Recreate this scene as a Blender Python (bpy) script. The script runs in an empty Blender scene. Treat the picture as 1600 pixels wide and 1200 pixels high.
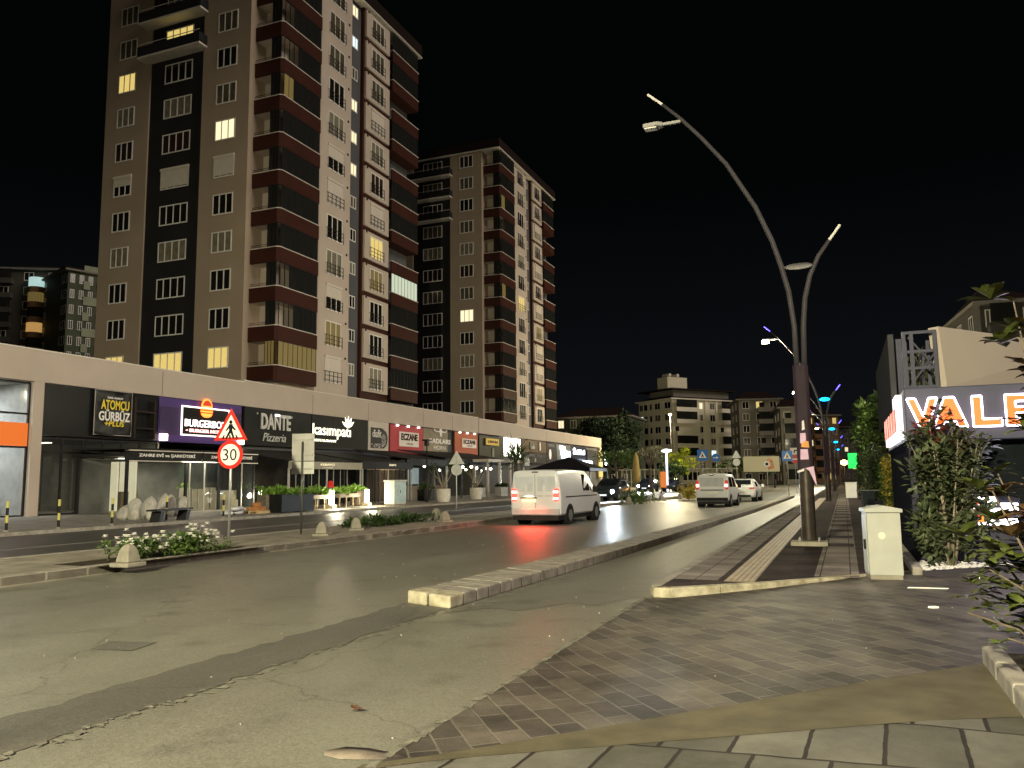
import bpy, bmesh, math, random
from mathutils import Vector, Matrix
S = bpy.context.scene
COL = S.collection
R_ = math.radians
# ---------------------------------------------------------------- camera
FPX = 1270.0; CAMH = 1.6
_y = Vector((520, 144, FPX)).normalized()
_z = Vector((-118, -(FPX*FPX-118*520)/144.0, FPX)).normalized()
_z = (_z - _y*_z.dot(_y)).normalized()
_x = _y.cross(_z)
if _x.x < 0: _x = -_x
cam = bpy.data.objects.new('camera', bpy.data.cameras.new('camera')); COL.objects.link(cam)
cam.data.sensor_width = 36; cam.data.lens = 36*FPX/1600; cam.data.clip_end = 3000; cam.data.clip_start = 0.05
right = Vector((_x[0], _y[0], _z[0])); up = -Vector((_x[1], _y[1], _z[1])); back = -Vector((_x[2], _y[2], _z[2]))
M = Matrix((right, up, back)).transposed().to_4x4(); M.translation = (0, 0, CAMH)
cam.matrix_world = M
S.camera = cam
# ---------------------------------------------------------------- world, added fill sun, exposure
w = bpy.data.worlds.new('World'); S.world = w; w.use_nodes = True
nt = w.node_tree; bg = nt.nodes['Background']
tc = nt.nodes.new('ShaderNodeTexCoord'); sp = nt.nodes.new('ShaderNodeSeparateXYZ'); cr = nt.nodes.new('ShaderNodeValToRGB')
nt.links.new(tc.outputs['Generated'], sp.inputs[0]); nt.links.new(sp.outputs['Z'], cr.inputs[0]); nt.links.new(cr.outputs[0], bg.inputs[0])
cr.color_ramp.elements[0].position = 0.0; cr.color_ramp.elements[0].color = (0.0052, 0.0060, 0.0076, 1)
cr.color_ramp.elements[1].position = 0.35; cr.color_ramp.elements[1].color = (0.0008, 0.0011, 0.0011, 1)
bg.inputs[1].default_value = 1.0
sd = bpy.data.lights.new('fill_sun', 'SUN'); sd.energy = 1.2; sd.angle = R_(25); sd.color = (1.0, 0.88, 0.77)  # added fill sun standing in for stray city light
sun = bpy.data.objects.new('fill_sun', sd); COL.objects.link(sun)
sun.rotation_euler = Vector((-0.88, 0.07, -0.40)).normalized().to_track_quat('-Z', 'Y').to_euler()
S.view_settings.view_transform = 'Standard'; S.view_settings.look = 'None'; S.view_settings.gamma = 1; S.view_settings.exposure = 0.0
S.render.engine = 'CYCLES'
S.cycles.use_denoising = True; S.cycles.max_bounces = 5; S.cycles.diffuse_bounces = 2; S.cycles.glossy_bounces = 3; S.cycles.sample_clamp_indirect = 4; S.cycles.caustics_reflective = False; S.cycles.caustics_refractive = False
random.seed(4)
# ---------------------------------------------------------------- where a point seen on a real plane stands
def ray(px, py):
    d = Vector((px-800, py-600, FPX)); return Vector((_x.dot(d), _y.dot(d), _z.dot(d)))
def G(px, py, z=0.0):
    d = ray(px, py); return Vector((0, 0, CAMH)) + d*((z-CAMH)/d.z)
def PX(px, py, X):
    d = ray(px, py); return Vector((0, 0, CAMH)) + d*(X/d.x)
def PY(px, py, Y):
    d = ray(px, py); return Vector((0, 0, CAMH)) + d*(Y/d.y)
# ---------------------------------------------------------------- materials
MC = {}
def pm(name, c, rough=0.7, metal=0.0, var=0.12, scale=3.0, bump=0.0, c2=None, detail=6, bscale=None, spec=None):
    if name in MC: return MC[name]
    m = bpy.data.materials.new(name); m.use_nodes = True; MC[name] = m
    n = m.node_tree; b = n.nodes['Principled BSDF']
    t = n.nodes.new('ShaderNodeTexCoord'); no = n.nodes.new('ShaderNodeTexNoise'); no.inputs['Scale'].default_value = scale; no.inputs['Detail'].default_value = detail
    r = n.nodes.new('ShaderNodeValToRGB'); n.links.new(t.outputs['Object'], no.inputs[0]); n.links.new(no.outputs[0], r.inputs[0]); n.links.new(r.outputs[0], b.inputs['Base Color'])
    a = [max(0, x*(1-var)) for x in c]; d = list(c2) if c2 else [min(1, x*(1+var)) for x in c]
    r.color_ramp.elements[0].position = 0.3; r.color_ramp.elements[0].color = (*a, 1); r.color_ramp.elements[1].position = 0.7; r.color_ramp.elements[1].color = (*d, 1)
    b.inputs['Roughness'].default_value = rough; b.inputs['Metallic'].default_value = metal
    if spec is None: spec = .08 if (max(c) < .06 and rough > .2) else (.5 if rough < .3 or metal else .22)
    b.inputs['Specular IOR Level'].default_value = spec
    if bump:
        bn = n.nodes.new('ShaderNodeTexNoise'); bn.inputs['Scale'].default_value = bscale or scale*12; bn.inputs['Detail'].default_value = 4
        bb = n.nodes.new('ShaderNodeBump'); bb.inputs['Strength'].default_value = bump; bb.inputs['Distance'].default_value = 0.01
        n.links.new(t.outputs['Object'], bn.inputs[0]); n.links.new(bn.outputs[0], bb.inputs['Height']); n.links.new(bb.outputs[0], b.inputs['Normal'])
    return m
def em(name, c, s):
    if name in MC: return MC[name]
    m = bpy.data.materials.new(name); m.use_nodes = True; MC[name] = m
    b = m.node_tree.nodes['Principled BSDF']; b.inputs['Base Color'].default_value = (*[x*.12 for x in c], 1)
    b.inputs['Emission Color'].default_value = (*c, 1); b.inputs['Emission Strength'].default_value = s; b.inputs['Roughness'].default_value = .5
    return m
def glass(name, c=(0.02, 0.025, 0.025), rough=0.06, alpha=0.35):
    if name in MC: return MC[name]
    m = bpy.data.materials.new(name); m.use_nodes = True; MC[name] = m
    n = m.node_tree; b = n.nodes['Principled BSDF']; b.inputs['Base Color'].default_value = (*c, 1); b.inputs['Roughness'].default_value = rough
    no = n.nodes.new('ShaderNodeTexNoise'); no.inputs['Scale'].default_value = .8
    t = n.nodes.new('ShaderNodeTexCoord'); n.links.new(t.outputs['Object'], no.inputs[0])
    mr = n.nodes.new('ShaderNodeMapRange'); mr.inputs['To Min'].default_value = max(0, alpha-.05); mr.inputs['To Max'].default_value = min(1, alpha+.08)
    n.links.new(no.outputs[0], mr.inputs[0]); n.links.new(mr.outputs[0], b.inputs['Alpha'])
    return m
# ---------------------------------------------------------------- mesh builder
class MB:
    def __init__(s): s.v = []; s.f = []; s.mi = []; s.cur = 0
    def add(s, vs, fs):
        o = len(s.v); s.v += [tuple(v) for v in vs]; s.f += [tuple(i+o for i in f) for f in fs]; s.mi += [s.cur]*len(fs); return s
    def box(s, x0, y0, z0, x1, y1, z1):
        if x0 > x1: x0, x1 = x1, x0
        if y0 > y1: y0, y1 = y1, y0
        if z0 > z1: z0, z1 = z1, z0
        return s.add([(x0,y0,z0),(x1,y0,z0),(x1,y1,z0),(x0,y1,z0),(x0,y0,z1),(x1,y0,z1),(x1,y1,z1),(x0,y1,z1)],
              [(0,3,2,1),(4,5,6,7),(0,1,5,4),(1,2,6,5),(2,3,7,6),(3,0,4,7)])
    def quad(s, a, b, c, d): return s.add([a, b, c, d], [(0,1,2,3)])
    def prism(s, pts, z0, z1):
        n = len(pts); a = sum(pts[i][0]*pts[(i+1)%n][1]-pts[(i+1)%n][0]*pts[i][1] for i in range(n))
        if a < 0: pts = pts[::-1]
        return s.add([(p[0],p[1],z0) for p in pts]+[(p[0],p[1],z1) for p in pts],
              [tuple(range(n-1,-1,-1)), tuple(range(n,2*n))]+[(i,(i+1)%n,n+(i+1)%n,n+i) for i in range(n)])
    def tube(s, pts, rad, n=10, cap=True):
        pts = [Vector(p) for p in pts]; rad = rad if isinstance(rad, (list, tuple)) else [rad]*len(pts)
        vs = []; fs = []
        ref = Vector((0,0,1)) if abs((pts[-1]-pts[0]).normalized().z) < .9 else Vector((0,1,0))
        for i, p in enumerate(pts):
            d = (pts[min(i+1,len(pts)-1)]-pts[max(i-1,0)]).normalized()
            u = d.cross(ref).normalized(); v = d.cross(u).normalized()
            for k in range(n):
                a = 2*math.pi*(k+.5)/n; vs.append(p+(u*math.cos(a)+v*math.sin(a))*rad[i])
        for i in range(len(pts)-1):
            for k in range(n):
                fs.append((i*n+k, i*n+(k+1)%n, (i+1)*n+(k+1)%n, (i+1)*n+k))
        if cap: fs += [tuple(range(n-1,-1,-1)), tuple(range((len(pts)-1)*n, len(pts)*n))]
        return s.add(vs, fs)
    def lathe(s, prof, n=16, cx=0, cy=0):
        vs = []; fs = []
        for (r, z) in prof:
            for k in range(n):
                a = 2*math.pi*k/n; vs.append((cx+r*math.cos(a), cy+r*math.sin(a), z))
        for i in range(len(prof)-1):
            for k in range(n): fs.append((i*n+k, i*n+(k+1)%n, (i+1)*n+(k+1)%n, (i+1)*n+k))
        fs += [tuple(range(n-1,-1,-1)), tuple(range((len(prof)-1)*n, len(prof)*n))]
        return s.add(vs, fs)
    def xf(s, m):
        s.v = [tuple(m @ Vector(v)) for v in s.v]; return s
    def leaf(s, p, d, nrm, L, W):
        d = d.normalized(); sd_ = d.cross(nrm)
        if sd_.length < 1e-3: sd_ = Vector((1,0,0))
        sd_.normalize(); n2 = sd_.cross(d)
        a = p; b = p + d*L*.45 + sd_*W*.5 + n2*W*.15; c = p + d*L; e = p + d*L*.45 - sd_*W*.5 + n2*W*.15
        return s.add([a, b, c, e, p+d*L*.5], [(0,1,4),(1,2,4),(2,3,4),(3,0,4)])
    def leaf2(s, p, d, nrm, L, W):
        d = d.normalized(); sd_ = d.cross(nrm)
        if sd_.length < 1e-3: sd_ = Vector((1,0,0))
        sd_.normalize(); n2 = sd_.cross(d); q = lambda t, w, h: p+d*L*t+sd_*W*w+n2*L*h
        return s.add([q(0,0,0), q(.28,.4,.05), q(.28,0,0), q(.28,-.4,.05), q(.62,.5,.03), q(.62,0,-.02), q(.62,-.5,.03), q(.88,.25,-.05), q(.88,0,-.08), q(.88,-.25,-.05), q(1,0,-.13)],
            [(0,2,1),(0,3,2),(1,2,5,4),(2,3,6,5),(4,5,8,7),(5,6,9,8),(7,8,10),(8,9,10)])
    def build(s, name, mats, parent=None, smooth=False, bevel=0, auto=None):
        me = bpy.data.meshes.new(name); me.from_pydata(s.v, [], s.f)
        for m in (mats if isinstance(mats, (list, tuple)) else [mats]): me.materials.append(m)
        if len(me.materials) > 1: me.polygons.foreach_set('material_index', s.mi)
        if smooth: me.polygons.foreach_set('use_smooth', [True]*len(me.polygons))
        me.update()
        if auto: me.set_sharp_from_angle(angle=R_(auto))
        o = bpy.data.objects.new(name, me); COL.objects.link(o)
        if parent: o.parent = parent
        if bevel:
            b = o.modifiers.new('bevel', 'BEVEL'); b.width = bevel; b.segments = 2; b.limit_method = 'ANGLE'
        return o
def tag(o, label=None, cat=None, group=None, kind=None):
    if label: o['label'] = label
    if cat: o['category'] = cat
    if group: o['group'] = group
    if kind: o['kind'] = kind
    return o
def thing(name, loc, label, cat, group=None, rz=0):
    o = bpy.data.objects.new(name, None); COL.objects.link(o); o.location = loc; o.rotation_euler = (0, 0, rz); o.empty_display_size = .2
    return tag(o, label, cat, group)
KIDS = {}
def copy_tree(o, parent=None):
    c = o.copy(); COL.objects.link(c); c.parent = parent
    for ch in list(o.children): copy_tree(ch, c)
    return c
def place(o, loc, rz=0, label=None, sc=None):
    o.location = loc; o.rotation_euler = (0, 0, rz)
    if label: o['label'] = label
    if sc: o.scale = (sc, sc, sc)
    return o
FACE_X = Matrix(((0,0,1),(1,0,0),(0,1,0)))     # text reads on a wall that looks towards +X
FACE_Y = Matrix(((1,0,0),(0,0,-1),(0,1,0)))    # text reads on a wall that looks towards -Y
FACE_UP = Matrix(((1,0,0),(0,1,0),(0,0,1)))
def text(s, name, m, parent, org, w, h, face, depth=0.02, shear=0, bold=0.0, keep=False):
    """lettering as a mesh, lower left corner at org (parent space), w wide and h high"""
    c = bpy.data.curves.new(name, 'FONT'); c.body = s; c.extrude = 1.0; c.shear = shear; c.offset = bold; c.resolution_u = 3
    t = bpy.data.objects.new('t', c); COL.objects.link(t)
    dg = bpy.context.evaluated_depsgraph_get(); me = bpy.data.meshes.new_from_object(t.evaluated_get(dg))
    bpy.data.objects.remove(t); bpy.data.curves.remove(c)
    xs = [v.co.x for v in me.vertices]; ys = [v.co.y for v in me.vertices]
    sx = w/(max(xs)-min(xs)); sy = h/(max(ys)-min(ys)); x0 = min(xs); y0 = min(ys)
    for v in me.vertices:
        q = Vector(((v.co.x-x0)*sx, (v.co.y-y0)*sy, (v.co.z+1)*.5*depth)); v.co = face @ q + Vector(org)
    me.materials.clear(); me.materials.append(m); me.name = name
    o = bpy.data.objects.new(name, me); COL.objects.link(o); o.parent = parent
    return o
def light(kind, name, loc, e, color, parent=None, size=.2, spot=None, aim=None, blend=.6):
    l = bpy.data.lights.new(name, kind); l.energy = e; l.color = color
    if kind == 'AREA': l.size = size
    else: l.shadow_soft_size = size
    if spot: l.spot_size = R_(spot); l.spot_blend = blend
    o = bpy.data.objects.new(name, l); COL.objects.link(o); o.location = loc
    if aim is not None: o.rotation_euler = Vector(aim).to_track_quat('-Z', 'Y').to_euler()
    if parent: o.parent = parent
    return o
# ================================================================ ground
def brickmat(name, c1, c2, mort, w_, h_, rot=0, off=.5, msize=.012, rough=.75, bump=.5, dirt=.35, scale=1.0):
    m = bpy.data.materials.new(name); m.use_nodes = True; n = m.node_tree; b = n.nodes['Principled BSDF']; N = n.nodes.new; L = n.links.new
    t = N('ShaderNodeTexCoord'); mp = N('ShaderNodeMapping'); mp.inputs['Rotation'].default_value = (0, 0, rot); L(t.outputs['Object'], mp.inputs[0])
    br = N('ShaderNodeTexBrick'); br.inputs['Scale'].default_value = scale; br.inputs['Brick Width'].default_value = w_; br.inputs['Row Height'].default_value = h_
    br.inputs['Mortar Size'].default_value = msize; br.offset = off; br.inputs['Color1'].default_value = (*c1, 1); br.inputs['Color2'].default_value = (*c2, 1); br.inputs['Mortar'].default_value = (*mort, 1)
    br.inputs['Mortar Smooth'].default_value = .3
    wn = N('ShaderNodeTexNoise'); wn.inputs['Scale'].default_value = 6; wn.inputs['Detail'].default_value = 3
    wm = N('ShaderNodeMixRGB'); wm.blend_type = 'LINEAR_LIGHT'; wm.inputs[0].default_value = .012
    L(mp.outputs[0], wn.inputs[0]); L(mp.outputs[0], wm.inputs[1]); L(wn.outputs['Color'], wm.inputs[2]); L(wm.outputs[0], br.inputs[0])
    no = N('ShaderNodeTexNoise'); no.inputs['Scale'].default_value = 1.3; no.inputs['Detail'].default_value = 8; no.inputs['Roughness'].default_value = .7; L(t.outputs['Object'], no.inputs[0])
    r = N('ShaderNodeValToRGB'); r.color_ramp.elements[0].position = .32; r.color_ramp.elements[0].color = (1-dirt,)*3+(1,); r.color_ramp.elements[1].position = .68; r.color_ramp.elements[1].color = (1+dirt*.6,)*3+(1,)
    L(no.outputs[0], r.inputs[0]); mx = N('ShaderNodeMixRGB'); mx.blend_type = 'MULTIPLY'; mx.inputs[0].default_value = 1; L(br.outputs[0], mx.inputs[1]); L(r.outputs[0], mx.inputs[2]); L(mx.outputs[0], b.inputs[0])
    fn = N('ShaderNodeTexNoise'); fn.inputs['Scale'].default_value = 60; L(t.outputs['Object'], fn.inputs[0])
    ad = N('ShaderNodeMath'); ad.operation = 'MULTIPLY_ADD'; ad.inputs[1].default_value = -1.0; L(br.outputs['Fac'], ad.inputs[0])
    m2 = N('ShaderNodeMath'); m2.operation = 'MULTIPLY'; m2.inputs[1].default_value = .5; L(fn.outputs[0], m2.inputs[0]); L(m2.outputs[0], ad.inputs[2])
    bp = N('ShaderNodeBump'); bp.inputs['Strength'].default_value = bump; bp.inputs['Distance'].default_value = .012; L(ad.outputs[0], bp.inputs['Height']); L(bp.outputs[0], b.inputs['Normal'])
    b.inputs['Roughness'].default_value = rough; b.inputs['Specular IOR Level'].default_value = .14; MC[name] = m; return m
def asphalt(name, lo, hi, rough=.5, fleck=.5):
    m = bpy.data.materials.new(name); m.use_nodes = True; n = m.node_tree; b = n.nodes['Principled BSDF']; N = n.nodes.new; L = n.links.new
    t = N('ShaderNodeTexCoord')
    mp = N('ShaderNodeMapping'); mp.inputs['Scale'].default_value = (1, .25, 1); L(t.outputs['Object'], mp.inputs[0])
    a = N('ShaderNodeTexNoise'); a.inputs['Scale'].default_value = .55; a.inputs['Detail'].default_value = 9; a.inputs['Roughness'].default_value = .65; L(mp.outputs[0], a.inputs[0])
    r = N('ShaderNodeValToRGB'); r.color_ramp.elements[0].position = .3; r.color_ramp.elements[0].color = (*lo, 1); r.color_ramp.elements[1].position = .7; r.color_ramp.elements[1].color = (*hi, 1); L(a.outputs[0], r.inputs[0])
    v = N('ShaderNodeTexVoronoi'); v.inputs['Scale'].default_value = 75; L(t.outputs['Object'], v.inputs[0])
    vr = N('ShaderNodeMapRange'); vr.inputs['From Min'].default_value = 0; vr.inputs['From Max'].default_value = 1; vr.inputs['To Min'].default_value = 1-fleck*.6; vr.inputs['To Max'].default_value = 1+fleck*.8
    L(v.outputs['Color'], vr.inputs[0])
    f = N('ShaderNodeTexVoronoi'); f.inputs['Scale'].default_value = 9; f.inputs['Randomness'].default_value = 1; L(t.outputs['Object'], f.inputs[0])
    fr = N('ShaderNodeMapRange'); fr.inputs['From Min'].default_value = .045; fr.inputs['From Max'].default_value = .03; fr.inputs['To Min'].default_value = 0; fr.inputs['To Max'].default_value = .12; L(f.outputs['Distance'], fr.inputs[0])
    mx = N('ShaderNodeMixRGB'); mx.blend_type = 'MULTIPLY'; mx.inputs[0].default_value = 1; L(r.outputs[0], mx.inputs[1]); L(vr.outputs[0], mx.inputs[2])
    ad = N('ShaderNodeMixRGB'); ad.blend_type = 'ADD'; ad.inputs[0].default_value = 1; L(mx.outputs[0], ad.inputs[1]); L(fr.outputs[0], ad.inputs[2])
    st_ = N('ShaderNodeTexNoise'); st_.inputs['Scale'].default_value = 1.7; st_.inputs['Detail'].default_value = 5; L(t.outputs['Object'], st_.inputs[0])
    sr = N('ShaderNodeMapRange'); sr.inputs['From Min'].default_value = .56; sr.inputs['From Max'].default_value = .72; sr.inputs['To Min'].default_value = 1; sr.inputs['To Max'].default_value = .72; L(st_.outputs[0], sr.inputs[0])
    dn = N('ShaderNodeMixRGB'); dn.blend_type = 'LINEAR_LIGHT'; dn.inputs[0].default_value = .35; L(t.outputs['Object'], dn.inputs[1]); L(st_.outputs['Color'], dn.inputs[2])
    ck = N('ShaderNodeTexVoronoi'); ck.feature = 'DISTANCE_TO_EDGE'; ck.inputs['Scale'].default_value = .33; L(dn.outputs[0], ck.inputs[0])
    cm = N('ShaderNodeMapRange'); cm.inputs['From Min'].default_value = .0; cm.inputs['From Max'].default_value = .006; cm.inputs['To Min'].default_value = .62; cm.inputs['To Max'].default_value = 1; L(ck.outputs['Distance'], cm.inputs[0])
    mm = N('ShaderNodeMath'); mm.operation = 'MULTIPLY'; L(sr.outputs[0], mm.inputs[0]); L(cm.outputs[0], mm.inputs[1])
    fx_ = N('ShaderNodeMixRGB'); fx_.blend_type = 'MULTIPLY'; fx_.inputs[0].default_value = 1; L(ad.outputs[0], fx_.inputs[1]); L(mm.outputs[0], fx_.inputs[2]); L(fx_.outputs[0], b.inputs[0])
    rr = N('ShaderNodeMapRange'); rr.inputs['To Min'].default_value = rough-.12; rr.inputs['To Max'].default_value = rough+.15; L(a.outputs[0], rr.inputs[0]); L(rr.outputs[0], b.inputs['Roughness'])
    bn = N('ShaderNodeTexNoise'); bn.inputs['Scale'].default_value = 110; bn.inputs['Detail'].default_value = 3; L(t.outputs['Object'], bn.inputs[0])
    bp = N('ShaderNodeBump'); bp.inputs['Strength'].default_value = .45; bp.inputs['Distance'].default_value = .008; L(bn.outputs[0], bp.inputs['Height']); L(bp.outputs[0], b.inputs['Normal'])
    MC[name] = m; return m
ASPH = asphalt('asphalt', (.130, .125, .098), (.195, .187, .150), .42)
ASPH2 = asphalt('asphalt_patch', (.072, .067, .055), (.125, .116, .095), .6)
ASPH3 = asphalt('asphalt_lane', (.100, .094, .076), (.150, .142, .116), .5)
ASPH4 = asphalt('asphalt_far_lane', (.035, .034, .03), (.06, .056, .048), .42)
KERB = pm('kerb_concrete', (.26, .235, .195), .8, var=.3, scale=5, bump=.5)
KERBY = pm('kerb_lit_yellow', (.36, .32, .20), .75, var=.4, scale=7, bump=.4, c2=(.50, .45, .32))  # yellower tone puts warm lamplight into the kerb colour
CONC = pm('concrete', (.26, .235, .18), .85, var=.3, scale=2.2, bump=.5)
SOIL = pm('soil', (.05, .04, .025), .95, var=.4, scale=8, bump=.8)
PAVE = brickmat('paving_bricks', (.125, .107, .088), (.052, .046, .041), (.15, .135, .11), .40, .19, R_(52), .5, .010, .6, 1.0, .55)
TILE = brickmat('tile_dark', (.060, .046, .043), (.034, .027, .027), (.035, .03, .03), .42, .42, 0, 0, .008, .62, .5, .35)
TILEL = brickmat('tile_light', (.28, .245, .215), (.17, .145, .13), (.06, .05, .045), .42, .42, 0, 0, .01, .65, .5, .35)
SLAB = brickmat('slab', (.165, .155, .13), (.085, .08, .064), (.03, .025, .02), .40, .8, R_(3), .35, .014, .75, .7, .45)
FARP = brickmat('far_pavement', (.32, .30, .25), (.24, .22, .185), (.07, .06, .05), .5, .5, 0, .5, .015, .55, .4, .4)
def struct(name, mb, m, **k): return tag(mb.build(name, m, **k), kind='structure')
def sheet(pts, z): return MB().add([(p[0], p[1], z) for p in pts], [tuple(range(len(pts)))])
struct('ground', sheet([(-900, -60), (900, -60), (900, 1500), (-900, 1500)], -.012), pm('ground_mat', (.05, .047, .04), .9, scale=.2))
struct('road', sheet([(-24.6, -40), (-2.45, -40), (-2.35, 130), (40, 175), (40, 260), (-60, 260), (-24.6, 150)], 0), ASPH)
struct('cycle_lane', sheet([(-4.62, 9.0), (-4.2, 9.6), (-3.8, 9.5), (-3.4, 10.3), (-3.0, 10.2), (-2.75, 10.9), (-2.5, 11.1), (-2.25, 40), (-2.3, 100), (-3.4, 62), (-3.75, 34), (-4.3, 18)], .004), ASPH3)
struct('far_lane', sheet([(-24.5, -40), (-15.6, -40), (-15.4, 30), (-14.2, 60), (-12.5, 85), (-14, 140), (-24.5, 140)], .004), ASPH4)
# thin gutter lines of the far lane
lm = pm('gutter_stone', (.19, .18, .16), .6, var=.25, scale=4)
struct('road_line', MB().box(-19.6, -10, .005, -19.42, 120, .012).box(-17.1, -10, .005, -16.95, 34, .012), lm)
# old patch where the dividing kerb once ran, with its ragged white edge
def ragged(x0, x1, y0, y1, z, n=60, amp=.05, seed=1):
    rr = random.Random(seed); L = [(x0+rr.uniform(-amp, amp), y0+(y1-y0)*i/n) for i in range(n+1)]
    Rr = [(x1+rr.uniform(-amp, amp), y0+(y1-y0)*i/n) for i in range(n, -1, -1)]
    return sheet(L+Rr, z)
def flecks(x0, x1, y0, y1, z, seed, n=60):
    rr = random.Random(seed); m = MB(); y = y0
    while y < y1:
        l_ = rr.uniform(.02, .10); a = rr.uniform(x0, x1-.02); b = a+rr.uniform(.015, (x1-x0)*.8)
        m.add([(a, y, z), (b, y+rr.uniform(0, .02), z), (b+rr.uniform(-.02, .02), y+l_*.6, z), (a+rr.uniform(-.02, .03), y+l_, z)], [(0, 1, 2, 3)]); y += l_*rr.uniform(.4, 2.2)
    return m
struct('asphalt_strip', ragged(-5.45, -4.72, 1.5, 9.6, .005), ASPH2)
DIRT = pm('dirt_edge', (.17, .16, .125), .9, var=.35, scale=9, bump=.6)
struct('kerb_edge_dirt', flecks(-4.76, -4.62, 2.6, 9.3, .009, 2), DIRT)
struct('road_dirt_line', flecks(-4.60, -4.36, 9.4, 13.5, .010, 3), DIRT)
mb = sheet([(-6.9, 6.0), (-6.45, 6.1), (-6.55, 6.5), (-7.05, 6.38)], .006); struct('road_patch', mb, ASPH2)
def fz(x): return .006+.118*min(1, max(0, (x+2.2)/2.6))
def yn(x): return 4.25+(x+2.5)*.94
def yf(x): return 11.0+(x+2.55)*.985 if x < .75 else 14.25+(x-.75)*1.85
def ys_(x): return min(yn(x)-.12, 4.95+.5*(x+1.1))
def cols(f0, f1, x0, x1, dz=0, n=40):
    m = MB(); xs = [x0+(x1-x0)*i/n for i in range(n+1)]
    for a, b in zip(xs, xs[1:]):
        if f1(a) > f0(a) and f1(b) > f0(b): m.quad((a, f0(a), fz(a)+dz), (b, f0(b), fz(b)+dz), (b, f1(b), fz(b)+dz), (a, f1(a), fz(a)+dz))
    return m
struct('driveway', cols(yn, yf, -2.55, 9), PAVE)
struct('driveway_band', cols(lambda x: ys_(x), lambda x: yn(x), -2.62, 9, .003), pm('band_concrete', (.10, .085, .052), .8, var=.3, scale=3, bump=.5))
struct('near_pavement', cols(lambda x: -8, lambda x: ys_(x), -2.5, 9, .001), SLAB)
rr = random.Random(8); m = MB()                                      # worn mortar joint between asphalt and bricks
ys = [4.1+6.9*i/70 for i in range(71)]
for i in range(70):
    a, b = ys[i], ys[i+1]; w1 = .015+.03*rr.random(); o1 = rr.uniform(-.02, .02)
    if rr.random() < .75: m.quad((-2.58-w1+o1, a, .011), (-2.53+o1, a, .011), (-2.54, b, .011), (-2.57-w1*rr.random(), b, .011))
struct('driveway_edge', m, DIRT)
# near right hand kerb and the planting bed behind it
m = MB()
for i in range(8):
    y = 2.3+i*.66; m.box(.93, y, 0, 1.07, y+.64, .26)
struct('bed_kerb', m, KERB, bevel=.02)
struct('planting_bed', sheet([(1.07, 2), (9, 2), (9, 7.2), (1.07, 7.6)], .2), SOIL)
# dividing kerb between the road and the cycle lane
DL = [(-5.42, 9.62), (-4.98, 18.5), (-4.35, 40), (-4.05, 66)]; DR = [(-4.66, 9.35), (-4.3, 18), (-3.85, 39), (-3.65, 66)]
def lerp_poly(P, t):
    n = len(P)-1; k = min(n-1, int(t*n)); u = t*n-k; return (P[k][0]*(1-u)+P[k+1][0]*u, P[k][1]*(1-u)+P[k+1][1]*u)
m = MB(); rr = random.Random(3); N_ = 70
for i in range(N_):
    a0, a1 = i/N_, (i+.985)/N_
    if i == 0: continue
    p, q, r, s = lerp_poly(DL, a0), lerp_poly(DR, a0), lerp_poly(DR, a1), lerp_poly(DL, a1); mid0 = ((p[0]+q[0])/2, (p[1]+q[1])/2); mid1 = ((r[0]+s[0])/2, (r[1]+s[1])/2)
    h = .165+rr.uniform(-.004, .004)
    m.prism([p, mid0, mid1, s], 0, h-.006); m.prism([mid0, q, r, mid1], 0, h)
struct('divider_kerb', m, KERB, bevel=.02)
p, q = lerp_poly(DL, 0), lerp_poly(DR, 0); r, s = lerp_poly(DR, 1/N_), lerp_poly(DL, 1/N_)
m = MB().prism([p, ((p[0]+q[0])/2-.02, (p[1]+q[1])/2), ((r[0]+s[0])/2-.02, (r[1]+s[1])/2), s], 0, .17).prism([((p[0]+q[0])/2, (p[1]+q[1])/2), q, r, ((r[0]+s[0])/2, (r[1]+s[1])/2)], 0, .162)
struct('divider_kerb_end', m, KERBY, bevel=.025)
# near pavement on the right
SW = [(-2.42, 11.45), (-2.2, 11.4), (-1.05, 12.32), (.8, 14.3), (1.1, 16.0), (1.05, 40), (1.1, 170), (-2.35, 170), (-2.22, 40)]
for q_ in (TILE, TILEL): q_.node_tree.nodes['Principled BSDF'].inputs['Specular IOR Level'].default_value = .03; q_.node_tree.nodes['Principled BSDF'].inputs['Roughness'].default_value = .92
struct('pavement', MB().prism(SW, 0, .13), TILE)
m = MB(); rr = random.Random(5)
path = [(-2.28, 170)]+[(-2.30, y) for y in (100, 60)]+[(-2.28-(40-y)*.007, y) for y in (40, 30, 25, 21, 18, 15.5, 13.5, 12.3)]
def kerb_run(pts, wd, z1, mat, name, side=1, gap=.008, step=.7):
    mk = MB(); acc = []
    for (a, b) in zip(pts, pts[1:]):
        a, b = Vector(a), Vector(b); L = (b-a).length; n = max(1, round(L/step)); d = (b-a)/L; nn = Vector((-d.y, d.x))*wd*side
        for i in range(n):
            p0 = a+d*(L*i/n+gap/2); p1 = a+d*(L*(i+1)/n-gap/2); mk.prism([tuple(p0), tuple(p1), tuple(p1+nn), tuple(p0+nn)], 0, z1)
    return struct(name, mk, mat, bevel=.015)
kerb_run([(-2.36, 110), (-2.36, 40), (-2.56, 12.2), (-2.56, 11.35)], .14, .134, KERB, 'pavement_kerb', side=1)
kerb_run([(-2.56, 11.32), (-2.48, 11.12), (-2.25, 11.1), (-1.05, 12.1), (.86, 14.12)], .15, .135, KERBY, 'corner_kerb', side=1, step=.8)
struct('pale_paving', MB().box(-2.40, 12.2, .125, -1.78, 42, .134).box(-.50, 13.1, .125, .12, 75, .134), TILEL)
m = MB()
for i in range(22):
    y = 18.6+i*2.55; m.box(-.47, y, .125, .10, y+.84, .1381)
struct('dark_slabs', m, TILE)
TACT = pm('tactile_yellow', (.33, .26, .17), .6, var=.25, scale=6)
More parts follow.
